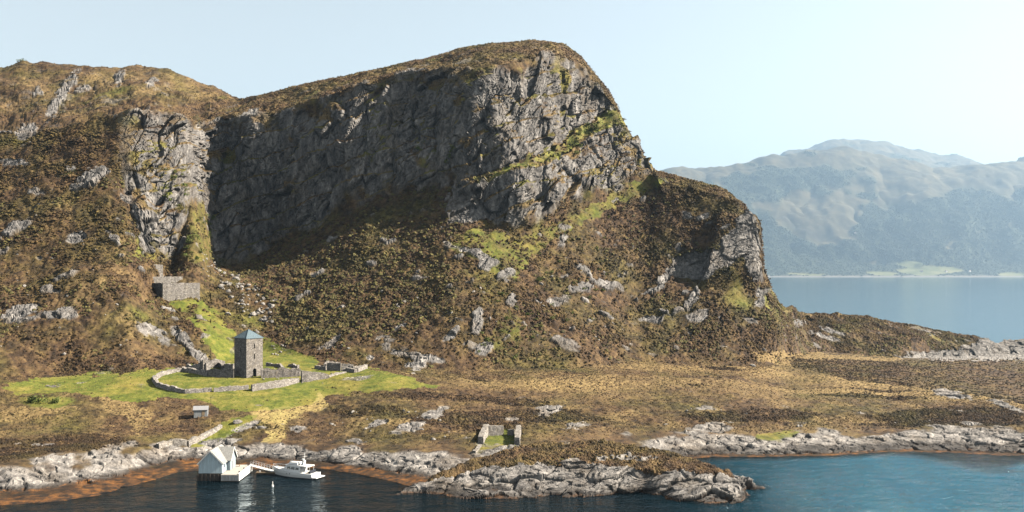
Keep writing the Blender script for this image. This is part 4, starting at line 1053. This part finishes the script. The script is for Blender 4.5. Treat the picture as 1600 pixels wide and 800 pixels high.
# ---- yacht: local x from stern to bow
YL = 12.2
ydir = Vector((-.915, .40, 0)).normalized()
yo = Vector((-47.1, 246.2, 0))
yt = empty('motor_yacht', yo, math.atan2(ydir.y, ydir.x)); tag(yt, 'white motor yacht with flybridge roof moored off the gangway', 'yacht')
def hb(t): return 2.05 * (1 - max(0, (t - .45) / .55) ** 2.3) * (.93 + .07 * min(1, t * 4))
def sheer(t): return 1.25 + .75 * t ** 1.6
st = np.linspace(0, 1, 22); vs = []; 
for t in st:
    x = t * YL; w = max(.02, hb(t)); s = sheer(t); wl = w * (.86 - .30 * max(0, t - .5)); fl = x + (.55 * max(0, t - .8) / .2 * 1.0)
    half = [(0, -.6 + .5 * max(0, t - .75) / .25), (wl * .7, -.35 + .3 * max(0, t - .75) / .25), (wl * .97, .05), (w * .97, s * .55), (w, s), (w * .93, s + .06), (w * .9, s - .12)]
    ring_ = [(x + (z / s) * .5 * t ** 4, -y, z) for y, z in half[::-1]] + [(x + (z / s) * .5 * t ** 4, y, z) for y, z in half[1:]]
    vs += ring_
m_ = 13; ns = len(st)
fs = [(i * m_ + j, (i + 1) * m_ + j, (i + 1) * m_ + j + 1, i * m_ + j + 1) for i in range(ns - 1) for j in range(m_ - 1)] + [tuple(range(m_))[::-1], tuple(range((ns - 1) * m_, ns * m_))]
MB().add(vs, fs).build('hull', M['gelcoat'], yt)
dk = []; 
for t in st: dk += [(t * YL + .3 * t ** 4, -hb(t) * .9, sheer(t) - .08), (t * YL + .3 * t ** 4, hb(t) * .9, sheer(t) - .08)]
MB().add(dk, [(2 * i, 2 * i + 2, 2 * i + 3, 2 * i + 1) for i in range(ns - 1)]).build('deck', M['white_paint'], yt)
ws = []                                                              # dark boot stripe along the waterline
for t in st[:-1]:
    w = max(.02, hb(t)); wl = w * (.86 - .30 * max(0, t - .5)); ws.append((t * YL + .012, wl * .97 + .03, wl * .97 + .055))
bs = MB()
for s in (-1, 1):
    v_ = []
    for x, a_, b_ in ws: v_ += [(x, s * a_, .02), (x, s * b_, .17)]
    bs.add(v_, [(2 * i, 2 * i + 2, 2 * i + 3, 2 * i + 1) for i in range(len(ws) - 1)])
bs.build('boot_stripe', M['navy'], yt)
def cabin(x0, x1, w0, w1, z0, z1, rake0, rake1, nm, mt, tw=.82):
    m = MB()
    m.add([(x0, -w0, z0), (x1, -w1, z0), (x1, w1, z0), (x0, w0, z0), (x0 + rake0, -w0 * tw, z1), (x1 - rake1, -w1 * tw, z1), (x1 - rake1, w1 * tw, z1), (x0 + rake0, w0 * tw, z1)],
          [(3, 2, 1, 0), (4, 5, 6, 7), (0, 1, 5, 4), (1, 2, 6, 5), (2, 3, 7, 6), (3, 0, 4, 7)])
    return m.build(nm, mt, yt, bevel=.06)
cb_ = cabin(3.6, 9.4, 1.62, 1.15, 1.3, 2.75, .1, 1.4, 'cabin', M['gelcoat'])
for s in (-1, 1):                                                    # side windows, three a side
    for x0, x1 in ((4.0, 5.1), (5.25, 6.5), (6.65, 7.7)):
        f = lambda x: 1.62 + (1.15 - 1.62) * (x - 3.6) / 5.8
        k0, k1 = .93, .86
        w_ = MB(); q = [(x0 + .03, f(x0) * k0, 1.9), (x1 - .03, f(x1) * k0, 1.9), (x1 - .12, f(x1) * k1, 2.48), (x0 + .06, f(x0) * k1, 2.48)]
        w_.add([(a, s * (b + .035), c) for a, b, c in q] + [(a, s * (b - .05), c) for a, b, c in q], [(0, 1, 2, 3), (7, 6, 5, 4), (0, 4, 5, 1), (1, 5, 6, 2), (2, 6, 7, 3), (3, 7, 4, 0)])
        w_.build('window', M['window'], yt)
wq = [(9.12, -.98, 1.62), (9.12, .98, 1.62), (8.30, .94, 2.50), (8.30, -.94, 2.50)]
MB().add(wq + [(a - .1, b, c - .06) for a, b, c in wq], [(0, 1, 2, 3), (7, 6, 5, 4), (0, 4, 5, 1), (1, 5, 6, 2), (2, 6, 7, 3), (3, 7, 4, 0)]).build('windscreen', M['window'], yt)
rfm = MB(); rfm.add([(1.4, -1.5, 2.78), (7.9, -1.25, 2.80), (8.6, -.9, 2.74), (8.6, .9, 2.74), (7.9, 1.25, 2.80), (1.4, 1.5, 2.78)] + [(1.5, -1.4, 2.93), (7.8, -1.15, 2.97), (8.4, -.8, 2.88), (8.4, .8, 2.88), (7.8, 1.15, 2.97), (1.5, 1.4, 2.93)],
    [(5, 4, 3, 2, 1, 0), (6, 7, 8, 9, 10, 11)] + [(i, (i + 1) % 6, 6 + (i + 1) % 6, 6 + i) for i in range(6)]); rfm.build('roof', M['gelcoat'], yt)
cabin(4.6, 7.6, 1.05, .85, 2.97, 3.55, .1, .5, 'flybridge', M['gelcoat'], .9)
fs_ = MB(); fs_.add([(7.25, -.75, 3.5), (7.25, .75, 3.5), (6.9, .7, 3.95), (6.9, -.7, 3.95), (7.2, -.75, 3.5), (7.2, .75, 3.5), (6.85, .7, 3.95), (6.85, -.7, 3.95)], [(0, 1, 2, 3), (7, 6, 5, 4), (0, 4, 5, 1), (1, 5, 6, 2), (2, 6, 7, 3), (3, 7, 4, 0)]).build('flybridge_screen', M['window'], yt)
for s in (-1, 1):
    MB().bar((1.7, s * 1.38, 1.25), (1.6, s * 1.38, 2.8), .05).build('roof_post', M['gelcoat'], yt)
    MB().bar((2.9, s * 1.42, 1.25), (2.8, s * 1.40, 2.8), .04).build('roof_post', M['gelcoat'], yt)
ck = MB(); ck.box(1.2, 3.55, -1.3, 1.3, 1.2, 1.23); ck.build('cockpit_floor', M['wood'], yt)
st_ = MB(); st_.box(1.0, 1.45, -1.2, 1.2, 1.22, 1.65); st_.box(.9, 1.05, -1.2, 1.2, 1.22, 1.95); st_.build('cockpit_seat', M['navy'], yt)
ms_ = MB(); ms_.add([(3.4, -.5, 2.93), (4.2, -.4, 2.93), (4.2, .4, 2.93), (3.4, .5, 2.93), (3.2, -.35, 4.1), (3.6, -.3, 4.1), (3.6, .3, 4.1), (3.2, .35, 4.1)], [(3, 2, 1, 0), (4, 5, 6, 7), (0, 1, 5, 4), (1, 2, 6, 5), (2, 3, 7, 6), (3, 0, 4, 7)])
ms_.bar((3.4, 0, 4.1), (3.3, 0, 6.0), .05); ms_.bar((3.35, -.4, 5.0), (3.35, .4, 5.0), .03); mst = ms_.build('mast', M['gelcoat'], yt)
rd = MB(); rd.bar((3.75, 0, 4.12), (3.75, 0, 4.42), .36, 12); rd.build('radar_dome', M['gelcoat'], mst)
sp_ = MB(); sp_.add([(-1.3, -1.85, .32), (.0, -1.95, .32), (.0, 1.95, .32), (-1.3, 1.85, .32), (-1.3, -1.85, .48), (.0, -1.95, .48), (.0, 1.95, .48), (-1.3, 1.85, .48)], [(3, 2, 1, 0), (4, 5, 6, 7), (0, 1, 5, 4), (1, 2, 6, 5), (2, 3, 7, 6), (3, 0, 4, 7)])
sp_.build('swim_platform', M['white_paint'], yt)
for s in (-1, 1):
    rl = MB(); pr = None
    for t in np.linspace(.55, 1.0, 9):
        q = Vector((t * YL + .35 * t ** 4 - .1, s * max(.05, hb(t) * .88), sheer(t)))
        rl.bar(q, q + Vector((0, 0, .62)), .022, 5)
        if pr is not None: rl.bar(pr + Vector((0, 0, .62)), q + Vector((0, 0, .62)), .025, 5)
        pr = q
    rl.build('bow_rail', M['metal'], yt)
    for x in (6.3, 7.1):
        ph = MB(); t = x / YL; ph.bar((x, s * (hb(t) * .955), .95), (x, s * (hb(t) * .955 + .05), .95), .16, 10); ph.build('porthole', M['window'], yt)
for x in (2.5, 8.6):
    fd = MB(); fd.bar((x, -hb(x / YL) - .12, .35), (x, -hb(x / YL) - .12, 1.0), .13, 8); fd.build('fender', M['navy'], yt)

# ---- buoy
by = empty('mooring_buoy', (unproj(426, 760, F * CAM_H / 335.)).to_tuple()); by.location.z = 0
tag(by, 'small white pole buoy floating in front of the yacht', 'buoy')
bm_ = MB(); bm_.bar((0, 0, -.4), (0, 0, .35), .26, 10); bm_.build('float', M['white_paint'], by)
bm_ = MB(); bm_.bar((0, 0, .35), (0, 0, 1.15), .08, 8); bm_.build('pole', M['white_paint'], by)

# ---- far farmhouses
def far_at(px, py):
    d = np.abs(fpx - px) + np.abs(fpy - py); i = np.unravel_index(np.argmin(d), d.shape); return Vector(FP[i])
for px, py, w, label in ((1440, 425, 24, 'white farmhouse on the hazy far shore, leftmost of three in the pale field'), (1479, 425, 16, 'white farmhouse on the hazy far shore, middle one of three in the pale field'), (1516, 426, 18, 'white farmhouse on the hazy far shore, rightmost of three in the pale field'), (1336, 366, 22, 'pale house alone on the wooded hillside across the fjord')):
    p = far_at(px, py); hs = empty('farmhouse', p, jit(.4)); tag(hs, label, 'farmhouse', 'houses on the far shore')
    b = MB(); b.prism([(-w / 2, -5), (w / 2, -5), (w / 2, 10), (-w / 2, 10)], lambda a, z: (a, -7, z), lambda a, z: (a, 7, z)); b.build('wall', M['white_paint'], hs)
    b = MB(); b.prism([(-7.6, 10.02), (7.6, 10.02), (0, 16)], lambda y, z: (-w / 2 - .5, y, z), lambda y, z: (w / 2 + .5, y, z)); b.build('roof', M['red'], hs)

# ---- boulders
def boulder_mesh(seed):
    r_ = np.random.default_rng(seed)
    bpy_me = bpy.data.meshes.new('boulder'); import bmesh
    bm = bmesh.new(); bmesh.ops.create_icosphere(bm, subdivisions=2, radius=1)
    pl_ = r_.normal(size=(11, 3)); pl_ /= np.linalg.norm(pl_, axis=1)[:, None]; of = r_.uniform(.38, .8, 11)
    co = np.array([v_.co for v_ in bm.verts])
    for n_, o_ in zip(pl_, of):
        d_ = co @ n_; co = co - np.maximum(0, d_ - o_)[:, None] * n_[None]
    co += r_.normal(size=co.shape) * .015
    co *= np.array([1.15, .9, .8])
    for v_, c_ in zip(bm.verts, co): v_.co = c_
    bm.to_mesh(bpy_me); bm.free(); bpy_me.materials.append(M['rock'])
    return bpy_me
BM = [boulder_mesh(s) for s in range(8)]
nb = 0
def boulder(px, py, size, label, group, name='boulder', flatn=1.0):
    global nb
    p = at(px, py)
    o = bpy.data.objects.new(name, BM[nb % 8]); nb += 1
    o.location = (p.x, p.y, p.z + size * .22)
    o.rotation_euler = (jit(.5), jit(.5), random.uniform(0, 6.28)); o.scale = (size * random.uniform(.8, 1.25), size * random.uniform(.8, 1.1), size * random.uniform(.7, 1.05) * flatn)
    COL.objects.link(o); tag(o, label, 'boulder', group)
def rand_poly(poly):
    xs = [p[0] for p in poly]; ys = [p[1] for p in poly]
    while True:
        x, y = random.uniform(min(xs), max(xs)), random.uniform(min(ys), max(ys))
        if inpoly(np.array([x]), np.array([y]), poly)[0]: return x, y
def field_of(n, poly, s0, s1, label, group, pw=2.2):
    for _ in range(n):
        x, y = rand_poly(poly); boulder(x, y, s0 + (s1 - s0) * random.random() ** pw, label, group)
boulder(371, 661, 1.7, 'large white boulder at the upper end of the green strip', None, flatn=.6)
boulder(357, 492, 1.6, 'big pale leaning boulder at the lower left of the scree', None)
boulder(1177, 572, 1.3, 'grey boulder at the foot of the right-hand slope where moor begins', None)
boulder(862, 640, 1.9, 'dark rounded boulder on the moor behind the roofless shore ruin', None, flatn=.8)
field_of(110, [(338,420),(365,430),(400,445),(425,480),(428,505),(400,505),(375,490),(345,455)], .45, 1.5, 'grey angular boulder in the scree field on the slope behind the tower', 'boulders of the scree field')
field_of(28, [(318,398),(340,398),(345,430),(330,440),(312,415)], .35, 1.1, 'grey boulder in the narrow rubble patch right of the upper terraces', 'boulders by the gully mouth')
field_of(16, [(418,540),(446,535),(448,556),(424,556)], .3, .8, 'loose grey stone on the grass just right of the tower', 'stones on the grass by the tower')
field_of(26, [(400,572),(470,574),(520,584),(505,600),(470,600),(405,592)], .22, .6, 'loose grey rubble stone beside the ruined walls right of the tower', 'rubble by the ruins')
field_of(60, [(560,420),(720,395),(800,420),(900,440),(1000,500),(960,540),(600,552),(470,540),(480,470)], .3, 1.1, 'pale stone half sunk in the heather slope under the great cliff', 'stones on the heather slope', 3)
field_of(45, [(0,330),(150,330),(200,420),(260,480),(320,560),(200,565),(0,560)], .3, 1.1, 'pale stone on the brown heather hillside left of the tower', 'stones on the left hillside', 3)
field_of(24, [(450,645),(720,640),(730,690),(460,690)], .25, .8, 'small pale stone in the heather behind the middle shore', 'stones on the near moor', 2)
field_of(18, [(1000,640),(1400,630),(1560,650),(1400,672),(1050,676)], .25, .8, 'small pale stone on the moor above the right bay', 'stones above the right bay', 2)

# ---- bushes
def bush_mesh(seed, n=190):
    r_ = np.random.default_rng(seed); V = []; Fc = []
    lob = r_.normal(size=(7, 3)) * np.array([.45, .45, .25]) + np.array([0, 0, .45])
    for i in range(n):
        c = lob[r_.integers(7)] + r_.normal(size=3) * .22; s = r_.uniform(.10, .2)
        u = r_.normal(size=3); u /= np.linalg.norm(u); w = np.cross(u, r_.normal(size=3)); w /= np.linalg.norm(w)
        b = len(V); V += [c - u * s, c + w * s * .6, c + u * s, c - w * s * .6]; Fc.append((b, b + 1, b + 2, b + 3))
    V = np.array(V); V[:, 2] = np.maximum(V[:, 2], -.1)
    me = bpy.data.meshes.new('bush'); me.from_pydata([tuple(q) for q in V], [], Fc); me.update(); me.materials.append(M['bush']); return me
BU = [bush_mesh(s) for s in range(5)]
nbu = 0
def bush(px, py, size, label, group=None):
    global nbu
    p = at(px, py); o = bpy.data.objects.new('bush', BU[nbu % 5]); nbu += 1
    o.location = (p.x, p.y - .2, p.z - size * .1); o.rotation_euler = (0, 0, random.uniform(0, 6.28)); o.scale = (size * random.uniform(.9, 1.3), size * random.uniform(.9, 1.2), size * random.uniform(.8, 1.2))
    COL.objects.link(o); tag(o, label, 'bush', group)
for _ in range(26):
    x, y = rand_poly([(880,240),(900,205),(955,172),(978,184),(975,198),(930,210),(900,240),(860,255)]); bush(x, y, random.uniform(.9, 2.0), 'green bush on the grassy ledge slanting across the sunlit cliff', 'bushes on the cliff ledge')
for _ in range(10):
    x, y = rand_poly([(652,220),(662,220),(662,240),(652,240)] if _ < 4 else [(698,225),(710,225),(710,255),(698,255)]); bush(x, y, random.uniform(.8, 1.6), 'light green bush clinging to the shaded middle of the great cliff', 'bushes on the shaded cliff')
for _ in range(16):
    x, y = rand_poly([(248,265),(285,265),(290,320),(262,325)]); bush(x, y, random.uniform(.8, 1.6), 'green bush in a crevice of the left sunlit crag', 'bushes on the left crag')
for _ in range(60):
    x, y = rand_poly([(760,470),(800,400),(950,330),(960,440),(830,560),(740,560)]); bush(x, y, random.uniform(.6, 1.3), 'low green shrub in the heather below the sunlit cliff foot', 'shrubs below the sunlit cliff')
for _ in range(34):
    x, y = rand_poly([(288,400),(300,355),(316,318),(333,335),(332,398),(310,408)]); bush(x, y, random.uniform(.7, 1.5), 'green bush in the narrow gully between the left crag and the great cliff', 'bushes in the gully')
bush(55, 629, 2.6, 'dark green bush clump at the left end of the meadow, larger one'); bush(88, 629, 1.6, 'small dark bush right of the larger clump on the left meadow')
bush(32, 90, 1.6, 'tiny dark bush standing alone on the left skyline')

def mat_scrub():
    t = NT('scrub_leaves'); n = t.noise(.22, 4, .7)
    return t.done(t.ramp(n, [(.3, (.020, .016, .008)), (.45, (.046, .040, .014)), (.58, (.085, .075, .024)), (.7, (.13, .095, .035))]))
M['scrub'] = mat_scrub()
M['far_trees'] = mat_plain('far_trees', (.032, .040, .022), .9, .4, .02)
# ---- heather tufts
def tufts(name, label, pts, size, m, seed, leaves=8):
    """low cushions: a ragged ring of leaf tips round a raised middle"""
    r_ = np.random.default_rng(seed); n = len(pts); k = leaves
    a_ = (np.arange(k) / k * 2 * np.pi)[None] + r_.uniform(0, 6.28, (n, 1)) + r_.uniform(-.3, .3, (n, k))
    rr = size[:, None] * r_.uniform(.55, 1.2, (n, k))
    ring_ = np.stack([np.cos(a_) * rr, np.sin(a_) * rr, -size[:, None] * r_.uniform(.05, .35, (n, k))], -1)
    r2_ = rr * r_.uniform(.35, .7, (n, k))
    mid_ = np.stack([np.cos(a_ + .3) * r2_, np.sin(a_ + .3) * r2_, size[:, None] * r_.uniform(.18, .55, (n, k))], -1)
    top_ = np.stack([r_.normal(size=n) * .12 * size, r_.normal(size=n) * .12 * size, size * r_.uniform(.4, .75, n)], -1)[:, None]
    V = (np.concatenate([ring_, mid_, top_], 1) + pts[:, None]).reshape(-1, 3)
    b_ = (np.arange(n) * (2 * k + 1))[:, None]; j = np.arange(k)[None]; j2 = (np.arange(k) + 1)[None] % k
    T1 = np.stack([b_ + j, b_ + j2, b_ + k + j], -1); T2 = np.stack([b_ + j2, b_ + k + j2, b_ + k + j], -1); T3 = np.stack([b_ + k + j, b_ + k + j2, b_ + 2 * k + 0 * j], -1)
    Fq = np.concatenate([T1.reshape(-1, 3), T2.reshape(-1, 3), T3.reshape(-1, 3)])
    o = mesh_np(name, V, Fq, m); tag(o, label, kind='stuff'); return o
inview = (PX > -60) & (PX < 1660) & (PY < 860)
wt = (soft > .6) * (1 - flat) * (1 - np.clip(grass * 1.1, 0, .97)) * (1 - path) * inview * (P[..., 2] > 1.6) * (v < iSK + .1)
def pick(w, n):
    w = w.ravel(); idx = rng.choice(len(w), n, p=w / w.sum(), replace=True); return P.reshape(-1, 3)[idx] + rng.normal(size=(n, 3)) * np.array([.3, .3, 0]), idx
clump = .35 + np.clip(1.4 * fbm(P, 14, 600, 2) + .5, 0, 1.3)
p1, i1 = pick(wt * hill * (v < iCT) * clump, 110000); tufts('heather', 'brown and olive heather covering the slopes', p1, (.16 + .75 * rng.random(len(p1)) ** 3.2) * clump.ravel()[i1] ** .5, M['old_heather'], 1, 6)
p2, i2 = pick(wt * plain, 42000); tufts('moor_heather', 'low brown heather on the flat moor', p2, rng.uniform(.14, .38, len(p2)), M['heather'], 2, 5)
scrub = sstep(.05, .35, fbm(P, 18, 620, 2)) + 1.5 * inpoly(PX, PY, [(330,420),(420,380),(560,320),(700,270),(760,330),(690,380),(720,460),(640,520),(440,540),(420,470)])
p4, i4_ = pick(wt * hill * (v < iCB + .05) * np.clip(scrub, 0, 1.6), 10000); tufts('scrub', 'dark olive juniper and tall heather scrub on the slopes', p4, (.28 + .85 * rng.random(len(p4)) ** 2.5), M['scrub'], 7, 8)
p5, i5_ = pick(wt * dark * (v < iCB), 26000); tufts('dark_heath', 'dark brown heather in bands on the moor and knoll', p5, rng.uniform(.2, .6, len(p5)), M['dark_heath'], 8, 6)
p3, i3 = pick(wt * (v > iCT), 22000); tufts('hilltop_heather', 'rusty heather on the hilltops', p3, rng.uniform(.25, .65, len(p3)), M['heather'], 3, 5)
hwt = (1 - hrock) * (HP[..., 2] > 1.5) * (hv > 1.6)
w = hwt.ravel(); idx = rng.choice(len(w), 9000, p=w / w.sum()); tufts('headland_heather', 'heather capping the headland', HP.reshape(-1, 3)[idx], rng.uniform(.25, .6, 9000), M['heather'], 4, 5)
def mat_turf():
    t = NT('turf'); n = t.noise(.12, 4, .65)
    return t.done(t.ramp(n, [(.32, (.040, .058, .010)), (.5, (.095, .112, .016)), (.68, (.18, .155, .035))]))
gw_ = (grass > .6) * plain * inview * (path < .3)
w = gw_.ravel(); w = w / w.sum(); idx = rng.choice(len(w), 16000, p=w)
tufts('meadow_grass', 'grass tussocks of the meadow', P.reshape(-1, 3)[idx] - np.array([0, 0, .05]), .08 + .26 * rng.random(16000) ** 2.5, mat_turf(), 6, 5)
# ---- far wood
fw = (wood > .5) * (fpx > 1040) * (fpx < 1660)
w = fw.ravel() / fw.sum(); idx = rng.choice(len(w), 40000, p=w)
tufts('far_wood', 'hazy woodland on the far hillsides', FP.reshape(-1, 3)[idx] + rng.normal(size=(40000, 3)) * np.array([9, 9, 0]) - np.array([0, 0, 2]), rng.uniform(5, 15, 40000), M['far_trees'], 5, 5)
